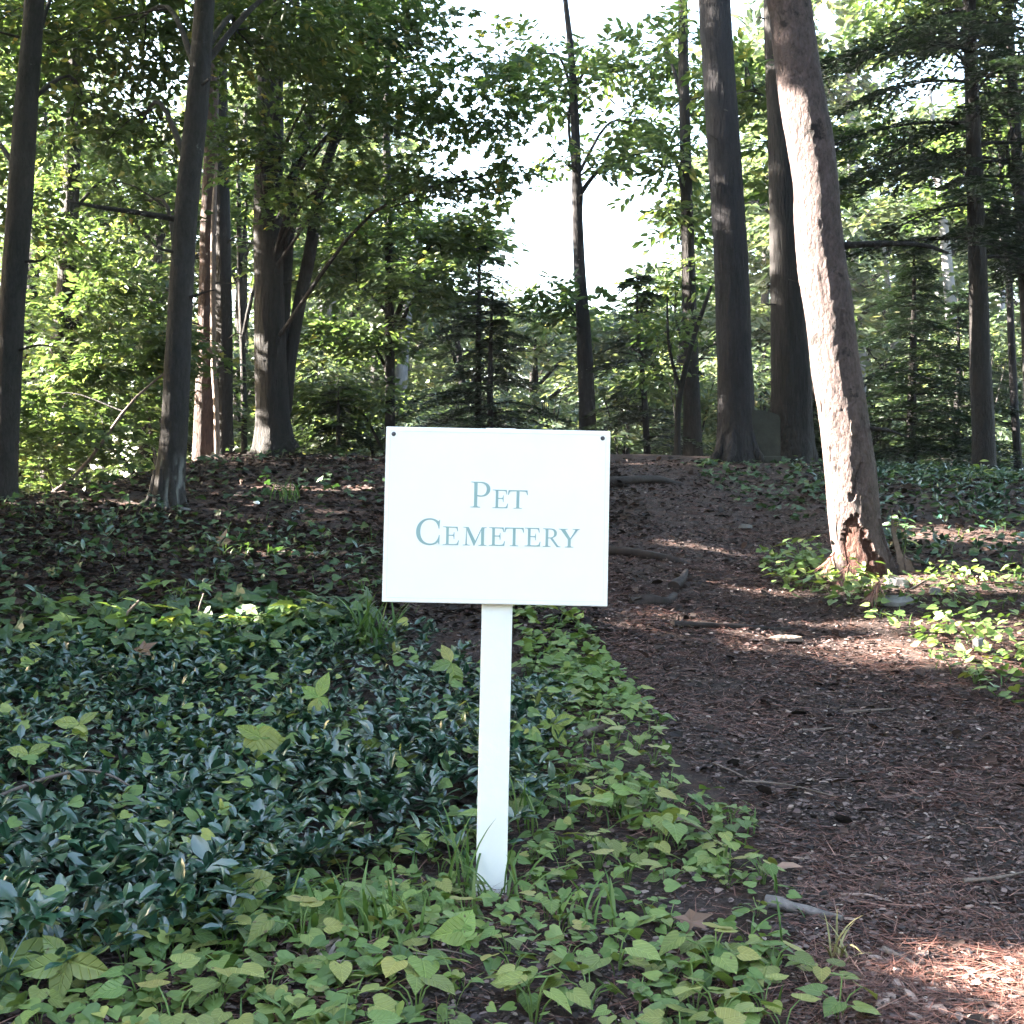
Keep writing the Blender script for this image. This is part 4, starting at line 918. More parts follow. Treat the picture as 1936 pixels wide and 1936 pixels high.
for (x, y, zt, bl, n, side) in ((-4.4, 3.4, 9.5, [(-3.4, 4.6, 5.4, 1.3, 1.2, .5), (-1.9, 5.2, 5.6, 1.4, 1.2, .5), (-.5, 5.6, 5.9, 1.3, 1.2, .5), (-3.6, 5.2, 7.6, 1.4, 1.4, .7), (-1.2, 5.0, 7.4, 1.4, 1.4, .6)], 820, "left"), (3.9, 6.4, 10.5, [(3.4, 5.8, 5.4, 1.3, 1.2, .5), (2.0, 5.6, 5.8, 1.4, 1.2, .5), (.8, 5.8, 6.2, 1.3, 1.2, .5), (3.2, 5.2, 7.6, 1.4, 1.4, .7), (1.2, 5.2, 7.6, 1.4, 1.4, .6)], 820, "right")):  # unseen boughs added above the knoll to keep sky off the trunks
    z = h1(x, y)
    P = [(x, y, z - .2, .19), (x, y, z, .18), (x, y, zt * .5, .14), (x, y, zt, .04)]
    tree("added_shade_tree", "tall maple reaching over the path from the picture's " + side, "tree", P, 'bark_maple', bl, n, LEAF_OVAL, 'maple', .17, 12, .3, m=16, L=.6, limb_r=.06, rise=2.0)

# ---- unseen mass of trees added behind the camera to block low skylight
g = Geo(); bl = []
for i in range(120):
    a = math.radians(random.uniform(185, 355)); r = random.uniform(11, 18)
    x, y = r * math.cos(a) * 1.1, r * math.sin(a) + 1.0
    if y > -5 and x < 0: continue
    bl.append((x, y, h1(x, y) + random.uniform(.8, 7.5), 1.9, 1.9, 1.1))
sprays(g, bl, 2600, LEAF_DIAMOND, .42, 10, 1.3, up=.4, filt=True, width=1.2)
for i in range(40):
    a = math.radians(random.uniform(200, 350)); r = random.uniform(11, 18); x, y = r * math.cos(a) * 1.1, r * math.sin(a) + 1.0; z = h1(x, y)
    tube(g, [(x, y, z - .3, .2), (x, y, z + 9, .1)], 7, 3, smooth_path=False, mat=1)
tag(g.obj("far_wood", [M['maple'], M['bark_maple']]), kind="stuff")  # the added treeline, apart from the wood beyond the knoll
# ------------------------------------------------------------------ zones on the ground (metres)
Z_VINCA = [(-2.03, 4.91), (-1.48, 4.82), (-1.07, 5.12), (-.73, 5.34), (-.47, 5.25), (-.13, 4.51), (.08, 4.3), (.14, 3.67), (.04, 2.97), (-.01, 2.81), (-.08, 2.62), (-.3, 2.65), (-.43, 2.46), (-.5, 2.18), (-.62, 2.05), (-.8, 1.8), (-2.6, 1.5), (-3.6, 3.4), (-3.4, 4.9)]
Z_HEART = [(-.94, 2.29), (-.63, 2.21), (-.54, 2.62), (-.41, 2.8), (-.11, 2.97), (-.01, 3.34), (.13, 4.23), (.3, 5.0), (.45, 4.55), (.48, 3.83), (.42, 3.28), (.60, 3.10), (.54, 2.71), (.59, 2.51), (.5, 2.21), (.36, 1.80), (-.85, 1.75)]
Z_HEART2 = [(-.02, 5.73), (.31, 5.54), (.37, 4.76), (.45, 4.07), (.08, 4.23)]
Z_IVY = [(-5.0, 8.6), (-3.49, 8.6), (-2.58, 8.5), (-1.67, 8.01), (-.87, 7.57), (-.65, 6.41), (-.45, 5.43), (-.75, 5.34), (-1.07, 5.12), (-1.48, 4.82), (-2.03, 4.91), (-3.5, 6)]
Z_RIGHT = [(1.55, 5.75), (1.87, 6.31), (3.4, 6.6), (3.0, 5.0), (1.95, 3.9), (1.70, 4.25), (1.66, 4.88), (1.66, 5.4)]
Z_TREE = [(1.40, 7.0), (1.72, 7.1), (1.88, 6.3), (1.86, 5.96), (1.58, 5.75), (1.28, 6.05)]
Z_SLOPE = [(2.06, 6.76), (2.2, 9.28), (2.6, 11.5), (5.5, 12.8), (6, 9), (3.6, 6.5), (2.08, 6.4)]
Z_PATH = [(.6, 11.8), (2.29, 12.2), (2.55, 10.44), (1.98, 7.57), (1.62, 7.38), (1.3, 6.42), (1.36, 5.99), (1.59, 5.53), (1.60, 4.83), (1.66, 4.34), (1.95, 3.9), (2.2, 3.0), (1.6, 1.7), (.36, 1.7), (.43, 1.91), (.55, 2.44), (.58, 3.05), (.46, 3.72), (.45, 4.55), (.28, 5.26), (-.05, 5.73), (-.3, 7.57), (.2, 9.5)]

def inside(poly, x, y):
    c = np.zeros(len(x), bool); n = len(poly)
    for i in range(n):
        x0, y0 = poly[i]; x1, y1 = poly[i - 1]
        k = ((y0 > y) != (y1 > y)); 
        c ^= k & (x < (x1 - x0) * (y - y0) / (y1 - y0 + 1e-12) + x0)
    return c

def fill(poly, n, power=0.0, clump=0.0):
    """n points in poly; power > 0 puts more of them near the camera; clump thins them in patches."""
    p = np.array(poly); lo = p.min(0); hi = p.max(0)
    out = []; got = 0
    while got < n:
        q = lo + (hi - lo) * rng.random((n * 3, 2))
        k = inside(poly, q[:, 0], q[:, 1])
        if power: k &= rng.random(len(q)) < (max(lo[1], 1.7) / np.maximum(q[:, 1], 1.7)) ** power
        if clump: k &= rng.random(len(q)) < (1 - clump) + clump * sstep(.35, .62, vnoise(q[:, 0] * 2.6 + 7, q[:, 1] * 2.6))
        q = q[k]; out.append(q); got += len(q)
        if len(out) > 400: break
    return np.concatenate(out)[:n]

def near_pt(q, pts):
    return min(((q[0] - a) ** 2 + (q[1] - b) ** 2) ** .5 for a, b in pts) if len(pts) else 9

def spaced(poly, n, dmin, power=0.0, taken=None):
    taken = [] if taken is None else taken; out = []
    for q in fill(poly, n * 14, power):
        if near_pt(q, taken) > dmin:
            out.append(tuple(q)); taken.append(tuple(q))
            if len(out) >= n: break
    return out

UP = np.array([0, 0, 1.0])
def lay(geo, tmpl, xy, size, tint, width=1.0, lift=.004, tilt=.25, along=None):
    """Things lying on the ground: random headings, slightly tilted."""
    n = len(xy)
    z = height(xy[:, 0], xy[:, 1]) + lift * rng.random(n)
    a = rng.random(n) * 6.283 if along is None else along + rng.normal(size=n) * .5
    d = np.stack([np.cos(a), np.sin(a), rng.normal(size=n) * tilt * .6], -1)
    nm = UP + rnd(n) * tilt
    scatter(geo, tmpl, np.stack([xy[:, 0], xy[:, 1], z], -1), d, nm, size, tint, width)

# ------------------------------------------------------------------ path litter: chips, needles (stuff)
def chips(name, polys, mat, sizes, lo=.0, hi=1.0, tilt=.3, lift=.012):
    g = Geo()
    for poly, n, power in polys:
        q = fill(poly, n, power)
        far = (q[:, 1] / 2.5) ** .35
        lay(g, FLAKE, q, (sizes[0] + (sizes[1] - sizes[0]) * rng.random(n) ** 2.5) * far, np.clip(rng.beta(1.5, 2.3, n) * (hi - lo) + lo, 0, 1), .45 + .8 * rng.random(n), lift, tilt)
    return tag(g.obj(name, mat), kind="stuff")
chips("wood_chip_litter", [(Z_PATH, 66000, 2.0), ([(-1, 4.9), (.6, 4.9), (.6, 8.2), (-1, 8.2)], 14000, .4), ([(.2, 4.0), (2.4, 3.2), (2.4, 8), (0, 8)], 16000, .6), (Z_HEART, 7000, .8), (Z_HEART2, 2500, 0), (Z_TREE, 2500, 0), (Z_RIGHT, 5000, .8), ([(-1, 1.7), (1.6, 1.7), (1.6, 2.3), (-1, 2.3)], 7000, 0)], M['chips'], (.006, .021))
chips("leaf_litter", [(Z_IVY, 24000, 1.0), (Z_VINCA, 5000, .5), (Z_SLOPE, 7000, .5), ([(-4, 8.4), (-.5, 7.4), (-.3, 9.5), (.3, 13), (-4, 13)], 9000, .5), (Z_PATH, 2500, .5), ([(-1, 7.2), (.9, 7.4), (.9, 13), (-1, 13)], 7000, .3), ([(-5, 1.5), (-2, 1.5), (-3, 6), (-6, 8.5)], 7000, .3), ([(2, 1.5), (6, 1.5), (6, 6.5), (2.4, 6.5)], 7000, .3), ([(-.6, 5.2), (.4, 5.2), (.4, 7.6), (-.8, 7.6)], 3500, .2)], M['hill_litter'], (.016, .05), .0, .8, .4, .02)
g = Geo()
for poly, n, power in ((Z_PATH, 34000, 1.6), (Z_IVY, 42000, .8), ([(-4, 8.4), (-.5, 7.4), (-.3, 9.5), (.3, 13), (-4, 13)], 16000, .4), ([(-1, 4.9), (.6, 4.9), (.6, 8.2), (-1, 8.2)], 9000, .4), ([(.2, 4.0), (2.4, 3.2), (2.4, 8), (0, 8)], 9000, .4), (Z_HEART, 7000, .6), (Z_RIGHT, 4000, .5), (Z_SLOPE, 5000, .4), ([(.5, 1.7), (1.6, 1.7), (1.6, 2.25), (.5, 2.2)], 3500, 0)):
    q = fill(poly, n, power, .75)
    lay(g, NEEDLE, q, (.045 + .05 * rng.random(n)), np.clip(rng.normal(.5, .25, n), 0, 1), (.35 + .3 * rng.random(n)) * (q[:, 1] / 2.5) ** .5, .016, .22)
tag(g.obj("pine_needle_litter", M['needles']), kind="stuff")

# small tufts, seedlings and grass blades nobody could count
def blades(geo, base, n, hgt, w, spread=.5, tint=(.2, .7), r=.03):
    for i in range(n):
        a = random.random() * 6.283; s = spread * (.3 + random.random())
        x = base[0] + r * random.uniform(-1, 1); y = base[1] + r * random.uniform(-1, 1); z = h1(x, y) - .005
        L = hgt * (.55 + .6 * random.random()); k = np.linspace(0, 1, 7)[:, None]
        d = np.array([math.cos(a), math.sin(a), 0]); sd = np.array([-d[1], d[0], 0])
        C = np.array([x, y, z]) + d * (s * L * k ** 1.8) + UP * (L * (k - .42 * s * k ** 2.6))
        wd = w * (.7 + .5 * random.random()) * np.clip(np.sin(np.pi * (k * .82 + .18)), .04, 1)
        tw = sd * wd + UP * wd * .2
        V = np.concatenate([C - tw, C + tw]); i0 = np.arange(6)
        geo.add(V, np.stack([i0, i0 + 7, i0 + 8, i0 + 1], -1), random.uniform(*tint))
g = Geo()
for q in fill(Z_HEART, 90, .6): blades(g, q, random.randint(1, 3), .08, .0022, .7, (.1, .8))
for q in fill(Z_IVY, 150, .6): blades(g, q, 3, .11, .0024, .7, (0, .5), .05)
for q in fill(Z_SLOPE, 160, .3): blades(g, q, 3, .10, .0028, .7, (0, .5), .06)
for q in fill(Z_RIGHT, 40, .3): blades(g, q, 3, .10, .0024, .7, (0, .6), .05)
tag(g.obj("grass", M['grass']), kind="stuff")

# ------------------------------------------------------------------ periwinkle carpet (stuff) and its largest sprigs
def sprig_arrays(x, y, n_pair=4, hgt=.10, leaf=.042):
    """One arching shoot with opposite leaf pairs: stem polyline and leaf frames."""
    z = h1(x, y); a = random.random() * 6.283; d = np.array([math.cos(a), math.sin(a), 0])
    L = .09 + .09 * random.random(); k = np.linspace(0, 1, n_pair + 2)[1:, None]
    C = np.array([x, y, z - .005]) + d * L * k * .8 + UP * hgt * (.55 + .6 * random.random()) * np.sin(k * 1.75)
    return C, d
def sprig_leaves(C, d, leaf):
    pos = []; dr = []; nm = []; sz = []
    tn = nrm(np.gradient(C, axis=0)); s0 = np.array([-d[1], d[0], 0])
    for i, (c, t) in enumerate(zip(C, tn)):
        b = np.cross(t, s0); ang = (i % 2) * 1.2 + random.uniform(-.8, .8)
        for sgn in (1, -1):
            o = (s0 * math.cos(ang) + b * math.sin(ang)) * sgn; o[2] = abs(o[2]) * .4 + .12
            pos.append(c); dr.append(o + t * random.uniform(.1, .7) + rnd(1)[0] * .15); nm.append(UP * 1.1 + rnd(1)[0] * .35 - o * .1); sz.append(leaf * (.65 + .5 * random.random()))
    return np.array(pos), np.array(dr), np.array(nm), np.array(sz)
g = Geo(); ps = []; ds = []; ns = []; ss = []; ts = []
for x, y in fill(Z_VINCA, 3500, .9, .45):
    C, d = sprig_arrays(x, y); a = sprig_leaves(C, d, .044)
    ps.append(a[0]); ds.append(a[1]); ns.append(a[2]); ss.append(a[3]); ts.append(np.clip(rng.normal(.42, .2) + rng.normal(size=len(a[0])) * .14, 0, .93))
    if random.random() < .02: ts[-1][:] = .98
for x, y in np.concatenate([fill(Z_SLOPE, 380, .3, .5), fill(Z_IVY, 60, .5, .6)]):
    C, d = sprig_arrays(x, y, 3, .10); a = sprig_leaves(C, d, .06)
    ps.append(a[0]); ds.append(a[1]); ns.append(a[2]); ss.append(a[3]); ts.append(np.clip(rng.normal(.5, .2) + rng.normal(size=len(a[0])) * .14, 0, .95))
scatter(g, LEAF_VINCA, np.concatenate(ps), np.concatenate(ds), np.concatenate(ns), np.concatenate(ss), np.concatenate(ts), .95)
tag(g.obj("periwinkle_ground_cover", M['vinca']), kind="stuff")

def one_leaf(name, tmpl, mat, tint, width=1.0, smooth=True):
    g = Geo(); scatter(g, tmpl, np.zeros((1, 3)), np.array([[1.0, 0, 0]]), np.array([[0, 0, 1.0]]), 1.0, tint, width)
    return g.mesh(name, mat, smooth)
def frame(pos, dr, nm, s):
    x = Vector(dr).normalized(); y = Vector(nm).cross(x).normalized(); z = x.cross(y)
    m = Matrix((x, y, z)).transposed().to_4x4()
    return Matrix.Translation(Vector(pos)) @ m @ Matrix.Scale(s, 4)

VL = [one_leaf("leaf", LEAF_VINCA, M['vinca'], t, w) for t, w in ((.3, 1), (.5, .9), (.65, 1.05), (.75, 1))]
def sprig_proto():
    root = empty("periwinkle_sprig"); pts = []
    C, d = sprig_arrays(0, 0, 4, .10); C[:, 2] -= h1(0, 0)
    g = Geo(); tube(g, np.hstack([np.vstack([[0, 0, -.01], C]), np.full((len(C) + 1, 1), .0012)]), 4, 10)
    o = g.obj("stem", M['vinca'], root)
    for p, dr, nm, s in zip(*sprig_leaves(C, d, .048)):
        o = link("leaf", random.choice(VL), root); o.matrix_basis = frame(p, dr, nm, s)
    return root
protos = [sprig_proto() for _ in range(6)]
zone_v = spaced([(-1.1, 2.55), (-.60, 2.6), (-.5, 2.2), (-.62, 2.0), (-.8, 1.86), (-1.1, 1.9)], 34, .07) + spaced([(-1.3, 3.3), (-.25, 3.3), (-.3, 2.65), (-.55, 2.65), (-1.1, 2.55)], 40, .10)
for i, (x, y) in enumerate(zone_v):
    o = protos[i] if i < 6 else copy_tree(protos[i % 6])
    o.location = (x, y, h1(x, y) + .035); o.rotation_euler = (0, 0, random.random() * 6.28); o.scale = (random.uniform(.85, 1.25),) * 3
    tag(o, "glossy dark blue green periwinkle sprig in the carpet left of the post", "plant", "periwinkle sprigs in the carpet left of the post")

# ------------------------------------------------------------------ mid-hill ivy and seedlings (stuff)
g = Geo()
def scatter_low(g, tmpl, poly, n, size, tint, hgt, power=.5, clump=.6, width=1.0, tl=.5):
    q = fill(poly, n, power, clump)
    z = height(q[:, 0], q[:, 1]) + hgt * (.25 + .75 * rng.random(n))
    a = rng.random(n) * 6.283
    d = np.stack([np.cos(a), np.sin(a), -.15 + rng.normal(size=n) * .2], -1)
    nm = UP + rnd(n) * tl + np.array([0, -.25, 0])
    scatter(g, tmpl, np.stack([q[:, 0], q[:, 1], z], -1), d, nm, size * (.55 + .75 * rng.random(n)), np.clip(rng.normal(tint, .22, n), 0, 1), width)
scatter_low(g, LEAF_IVY, Z_IVY, 1050, .048, .45, .09, .7)
scatter_low(g, LEAF_HEART_S, Z_IVY, 380, .042, .6, .09, .7)
scatter_low(g, LEAF_IVY, [(-2.3, 5.4), (-1.2, 5.6), (-.6, 5.5), (-.5, 4.9), (-.9, 4.6), (-2.1, 4.6)], 600, .08, .7, .12, .3, .4)
scatter_low(g, LEAF_IVY, [(-4.2, 8.4), (-1.2, 7.9), (-.6, 9), (-.6, 12.8), (-3.2, 12.8), (-4.2, 10)], 450, .065, .35, .10, .3, .8)
scatter_low(g, LEAF_IVY, [(1.6, 11.6), (2.6, 12.2), (2.7, 9.5), (2.0, 8.0), (1.7, 8.8)], 330, .06, .45, .05, .2, .6)
scatter_low(g, LEAF_OVAL, Z_SLOPE, 2200, .06, .55, .12, .4, .6)
tag(g.obj("hillside_ground_cover", M['ivy']), kind="stuff")
g = Geo()
scatter_low(g, LEAF_HEART_S, Z_HEART, 1700, .028, .45, .045, .8, .75)
scatter_low(g, LEAF_HEART_S, Z_HEART2, 420, .045, .45, .06, 0, .6)
scatter_low(g, LEAF_HEART_S, Z_RIGHT, 1100, .038, .42, .08, .4, .4)
scatter_low(g, LEAF_HEART_S, Z_TREE, 220, .045, .35, .12, 0, .4)
scatter_low(g, LEAF_HEART_S, Z_VINCA, 2000, .036, .6, .13, .6, .6)
tag(g.obj("seedling_ground_cover", M['heart']), kind="stuff")

# ------------------------------------------------------------------ heart-leaved plants, one by one
def heart_tmpl(point=.0, curl=.1):
    """A heart-shaped blade with a fold along the midrib, a cupped rim and a pointed tip."""
    out = [(-.10, .13), (-.16, .26), (-.10, .40), (.04, .48), (.20, .50), (.38, .45), (.56, .35), (.74, .22), (.90 + point, .07)]
    mid = [(0, 0), (.18, 0), (.38, 0), (.58, 0), (.78, 0), (1 + point, 0)]
    V = [(x, 0, -.02 * x - curl * x ** 2) for x, _ in mid]; n = len(mid)
    for s in (1, -1):
        for x, y in out: V.append((x, y * s, .10 * (y / .5) ** 1.2 * (1 - .6 * (y / .5) ** 3) - .02 * x - curl * max(x, 0) ** 2 + .012 * math.sin(x * 25 + s)))
    F = []
    links = [(0, 0), (0, 1), (0, 2), (1, 3), (1, 4), (2, 5), (3, 6), (4, 7), (4, 8)]
    for s, o in ((1, n), (-1, n + len(out))):
        for i in range(len(out) - 1):
            a = links[i][0]; b = links[i + 1][0]
            tri = [(a, o + i, o + i + 1)]
            if b != a: tri.append((a, o + i + 1, b))
            for t in tri: F.append(t if s == -1 else t[::-1])
        F.append((links[-1][0], o + len(out) - 1, n - 1) if s == -1 else (n - 1, o + len(out) - 1, links[-1][0]))
    return T(V, F)
def ovate_tmpl(w=.26):
    out = [(.10, .45), (.25, .85), (.42, 1.0), (.6, .86), (.78, .52), (.92, .18)]
    mid = [(0, 0), (.2, 0), (.42, 0), (.66, 0), (1, 0)]; V = [(x, 0, -.10 * x * x) for x, _ in mid]
    for s in (1, -1):
        for x, y in out: V.append((x, y * w * s, .07 * y - .10 * x * x + .008 * math.sin(x * 30)))
    F = []; lk = [0, 1, 2, 2, 3, 3]
    for s, o in ((1, 5), (-1, 11)):
        for i in range(5):
            a, b = lk[i], lk[i + 1]; t = [(a, o + i, o + i + 1)]
            if a != b: t.append((a, o + i + 1, b))
            F += [k if s == -1 else k[::-1] for k in t]
        F.append((3, o + 5, 4) if s == -1 else (4, o + 5, 3))
    return T(V, F)
HT = [heart_tmpl(.0, .10), heart_tmpl(.12, .16), heart_tmpl(-.05, .05)]
OT = ovate_tmpl()
HL = [one_leaf("leaf", HT[i % 3], M['heart_veined'], t) for i, t in enumerate((.15, .3, .42, .5, .62, .75, .88))]
HP = [one_leaf("leaf", HT[i % 3], M['heart_pale'], t) for i, t in enumerate((.1, .35, .6, .85))]
OL = [one_leaf("leaf", OT, M['heart_veined'], t) for t in (.4, .6, .85)]
OP = [one_leaf("leaf", OT, M['heart_pale'], t) for t in (.1, .4, .8)]

def plant(name, leaves, n, r, hgt, size, stem_mat='heart', tilt=.45, whorl=False, petiole=.0012):
    """An Empty with a stem mesh and n leaf objects (their meshes shared)."""
    root = empty(name); g = Geo(); a0 = random.random() * 6.28
    for i in range(n):
        a = a0 + i * 2.4 + random.uniform(-.4, .4) if not whorl else a0 + i * 6.283 / n + random.uniform(-.15, .15)
        rr = r * (.35 + .75 * random.random()) if not whorl else r
        hh = hgt * (.45 + .65 * random.random()) if not whorl else hgt
        d = np.array([math.cos(a), math.sin(a), 0]); p = d * rr + UP * hh
        tube(g, [(0, 0, -.02, petiole), (*(d * rr * .35 + UP * hh * .7), petiole), (*p, petiole * .7)], 4, 6)
        dr = d * (1 + random.uniform(-.3, .3)) + np.array([-d[1], d[0], 0]) * random.uniform(-.7, .7) + UP * random.uniform(-.5, .1)
        nm = UP + d * random.uniform(-.1, tilt) + rnd(1)[0] * .16 + np.array([0, -.18, 0])
        o = link("leaf", random.choice(leaves), root); o.matrix_basis = frame(p, dr, nm, size * (.7 + .5 * random.random()))
    g.obj("stem", M[stem_mat], root)
    return root

pool = [plant("violet_plant", HL, random.randint(4, 8), .045, .05, .035) for _ in range(10)]
pool2 = [plant("violet_plant", HL[3:] + HP[:2], random.randint(4, 7), .045, .055, .037) for _ in range(5)]
taken = [(-.042, 2.48), (-.10, 2.09), (-.15, 1.98), (.19, 2.98), (.12, 3.55), (-.49, 2.31), (-.6, 2.0), (.57, 2.37), (.41, 2.92), (.567, 2.15)]
used = set()
def put_plants(pts, label, group, pools=(pool, pool2), mix=.25, smin=.6, smax=1.35):
    for x, y in pts:
        p = random.choice(pools[1] if random.random() < mix else pools[0])
        o = copy_tree(p) if p.name in used else p
        used.add(p.name)
        o.location = (x, y, h1(x, y)); o.rotation_euler = (random.uniform(-.12, .12), random.uniform(-.12, .12), random.random() * 6.28)
        o.scale = (random.uniform(smin, smax),) * 3
        tag(o, label, "plant", group)
hp = spaced(Z_HEART, 120, .08, .9, taken)
put_plants([q for q in hp if q[0] < -.06], "low plant with green heart shaped leaves left of the post's foot", "heart-leaved plants left of the post's foot")
put_plants([q for q in hp if q[0] >= -.06 and q[1] > 3.0], "low plant with green heart shaped leaves behind the post on its right side", "heart-leaved plants behind the post on its right")
put_plants([q for q in hp if q[0] >= -.06 and q[1] <= 3.0 and q[0] < .27], "low plant with green heart shaped leaves close to the right of the post's foot", "heart-leaved plants close right of the post's foot")
put_plants([q for q in hp if q[1] <= 3.0 and q[0] >= .27], "low plant with green heart shaped leaves along the path's edge right of the post", "heart-leaved plants along the path's edge")
put_plants(spaced([(-.9, 1.72), (.5, 1.72), (.52, 2.1), (-.9, 2.2)], 34, .075, 0, taken), "low plant with green heart shaped leaves along the photo's bottom edge", "heart-leaved plants along the bottom edge")
put_plants(spaced(Z_RIGHT, 36, .12, .3), "low plant with green heart shaped leaves on the bank right of the path", "heart-leaved plants on the bank right of the path", mix=.35, smax=1.3)
put_plants(spaced(Z_TREE, 10, .14), "low leafy plant in the clump left of the leaning tree's foot", "leafy plants left of the leaning tree's foot", mix=.1, smin=1.0, smax=1.6)
put_plants(spaced(Z_HEART2, 10, .14), "low leafy plant at the path's left edge behind the post", "leafy plants at the path's left edge behind the post", smin=1, smax=1.4)
for p in pool + pool2:
    if p.name not in used:
        for c in list(p.children): bpy.data.objects.remove(c)
        bpy.data.objects.remove(p)

def single(root, x, y, label, s=1.0, rz=None, cat="plant", dz=0.0):
    root.location = (x, y, h1(x, y) + dz); root.scale = (s, s, s)
    root.rotation_euler = (random.uniform(-.1, .1), random.uniform(-.1, .1), random.random() * 6.28 if rz is None else rz)
    return tag(root, label, cat)
def four(name, spec, h):
    root = empty(name); g = Geo(); tube(g, [(0, 0, -.02, .002), (0, 0, h * .5, .002), (0, 0, h, .0016)], 5, 6); g.obj("stem", M['heart'], root)
    for dx, dz, s, me, dy in spec:
        o = link("leaf", me, root); o.matrix_basis = frame((0, 0, h), (dx, dy, dz), (-.35 * dx, -1.0, .45 - .2 * dz), s)
    return root
single(four("seedling", [(.35, .9, .085, OP[1], .3), (-.8, .45, .07, OP[0], .3), (-.28, -.9, .085, OP[1], -.5), (.75, -.6, .06, OP[1], -.4)], .13), -.589, 3.81, "bright four leaved seedling standing above the periwinkle left of the post", 1.0, 0)
single(four("seedling", [(-.75, .35, .075, OP[0], 0), (.15, -1.0, .095, HP[0], -.5), (.95, -.1, .07, HP[1], -.1), (-.1, .5, .06, HP[0], .6)], .13), -.677, 3.33, "pale seedling with broad drooping three pointed leaf among the periwinkle", 1.0, 0)
single(four("seedling", [(-.9, .15, .075, OL[2], 0), (.4, -.7, .06, OL[2], -.4), (.8, .5, .06, OL[1], .2)], .12), -1.208, 3.49, "light green three leaved seedling near the left edge above the periwinkle", 1.0, 0)
single(four("seedling", [(-.6, .2, .06, OL[2], 0), (.7, .3, .06, OL[1], 0)], .12), -1.22, 3.15, "small yellow green seedling below the left three leaved seedling", 1.0, 0)
single(four("violet_plant", [(-.25, -.9, .075, HP[1], -.3), (.7, .3, .05, HL[5], .2)], .075), -.49, 2.29, "single large bright heart shaped leaf upright near the bottom left", 1.0, 0)
single(four("broadleaf_plant", [(.95, -.25, .078, OL[1], -.3), (-.9, -.1, .07, OL[2], -.3), (-.2, -.8, .07, OL[1], -.5), (-.7, .6, .06, OL[0], .3)], .07), -.68, 1.93, "broad veined pointed leaves in the bottom left corner", 1.0, 0)
single(four("broadleaf_plant", [(.9, .2, .10, OL[1], .1), (-.8, .3, .09, OL[0], .2), (.2, -.9, .085, OL[1], -.4)], .06), -.80, 1.97, "pointed green leaves low at the left end of the photo's bottom edge", 1.0, 0)
single(four("violet_plant", [(.35, .6, .042, HP[2], .3), (-.9, -.15, .048, HP[1], -.2), (.4, -.8, .036, HP[0], -.3)], .05), -.087, 2.10, "pale yellow green heart leaves nearest below the post's foot", 1.0, 0)
single(plant("violet_plant", HP, 8, .05, .05, .045), -.155, 1.985, "yellowish cluster of small heart leaves at the bottom edge below the post")
single(plant("violet_plant", HP[1:], 7, .06, .08, .06), .193, 2.98, "pale yellow green leafy cluster halfway between post and path edge")
single(four("seedling", [(-.2, .8, .05, OP[1], .3), (.9, .2, .07, OP[0], 0), (.4, -.7, .075, OP[0], -.4), (-.9, -.1, .05, OP[0], 0)], .09), .124, 3.55, "light four leaved seedling just right of the post at mid height", 1.0, 0)
single(plant("violet_plant", HL[3:], 6, .06, .09, .07), .33, 2.75, "tall heart leaved plant near the path edge right of the post")
single(plant("violet_plant", HP[:2] + HL[5:], 6, .06, .07, .055), .46, 2.70, "light green plant at the tip of the leaf bed against the path")
single(plant("leafy_seedling", OP, 7, .07, .13, .085, tilt=.3), 1.41, 6.32, "yellow green leafy seedling left of the leaning tree's foot")
single(plant("leafy_seedling", OL[:2], 12, .12, .17, .085, tilt=.3), 1.58, 6.75, "dark green leafy seedling close behind the yellow green one by the leaning tree")
single(plant("leafy_seedling", OL, 6, .08, .16, .10, tilt=.3), 1.62, 5.95, "drooping dark leaved plant in front of the leaning tree's foot")
single(plant("leafy_seedling", OP, 5, .05, .22, .06, tilt=.2), 2.136, 6.75, "thin upright shoot with pale leaves right of the leaning tree's foot")
single(plant("leafy_seedling", OP[:2], 9, .14, .16, .085), 3.55, 9.6, "pale leafy seedling in the dark slope right of the leaning tree")
ML = [one_leaf("leaf", LEAF_MAPLE, M['heart'], t, 1.0, False) for t in (.5, .8, .97)]; MP = [one_leaf("leaf", LEAF_MAPLE, M['heart_pale'], t, 1.0, False) for t in (.2, .6)]
single(plant("maple_seedling", MP + ML[1:], 7, .10, .16, .11, tilt=.3), -1.34, 5.0, "sunlit maple seedling with pale leaves in the light strip left of the sign")
single(plant("maple_seedling", MP, 6, .10, .13, .10, tilt=.3), -1.02, 4.95, "cream lit maple seedling in the middle of the light strip left of the sign")
single(plant("maple_seedling", ML, 7, .12, .16, .11, tilt=.3), -.84, 5.08, "green maple seedling with star shaped leaves at the light strip's right end")
single(plant("maple_seedling", ML[:2], 7, .13, .17, .12, tilt=.3), -1.68, 5.1, "large leaved maple seedling at the light strip's left end")
single(plant("maple_seedling", ML[:1], 8, .13, .15, .10, tilt=.3), -1.5, 5.55, "dark broad leaved maple seedling in the shade above the light strip")
single(four("seedling", [(.3, -.9, .11, OL[1], -.2), (-.4, .6, .08, OL[2], .3), (-.8, -.3, .08, OL[0], -.2)], .16), -.215, 4.15, "hanging pointed leaves close left of the post below the sign", 1.0, 0)

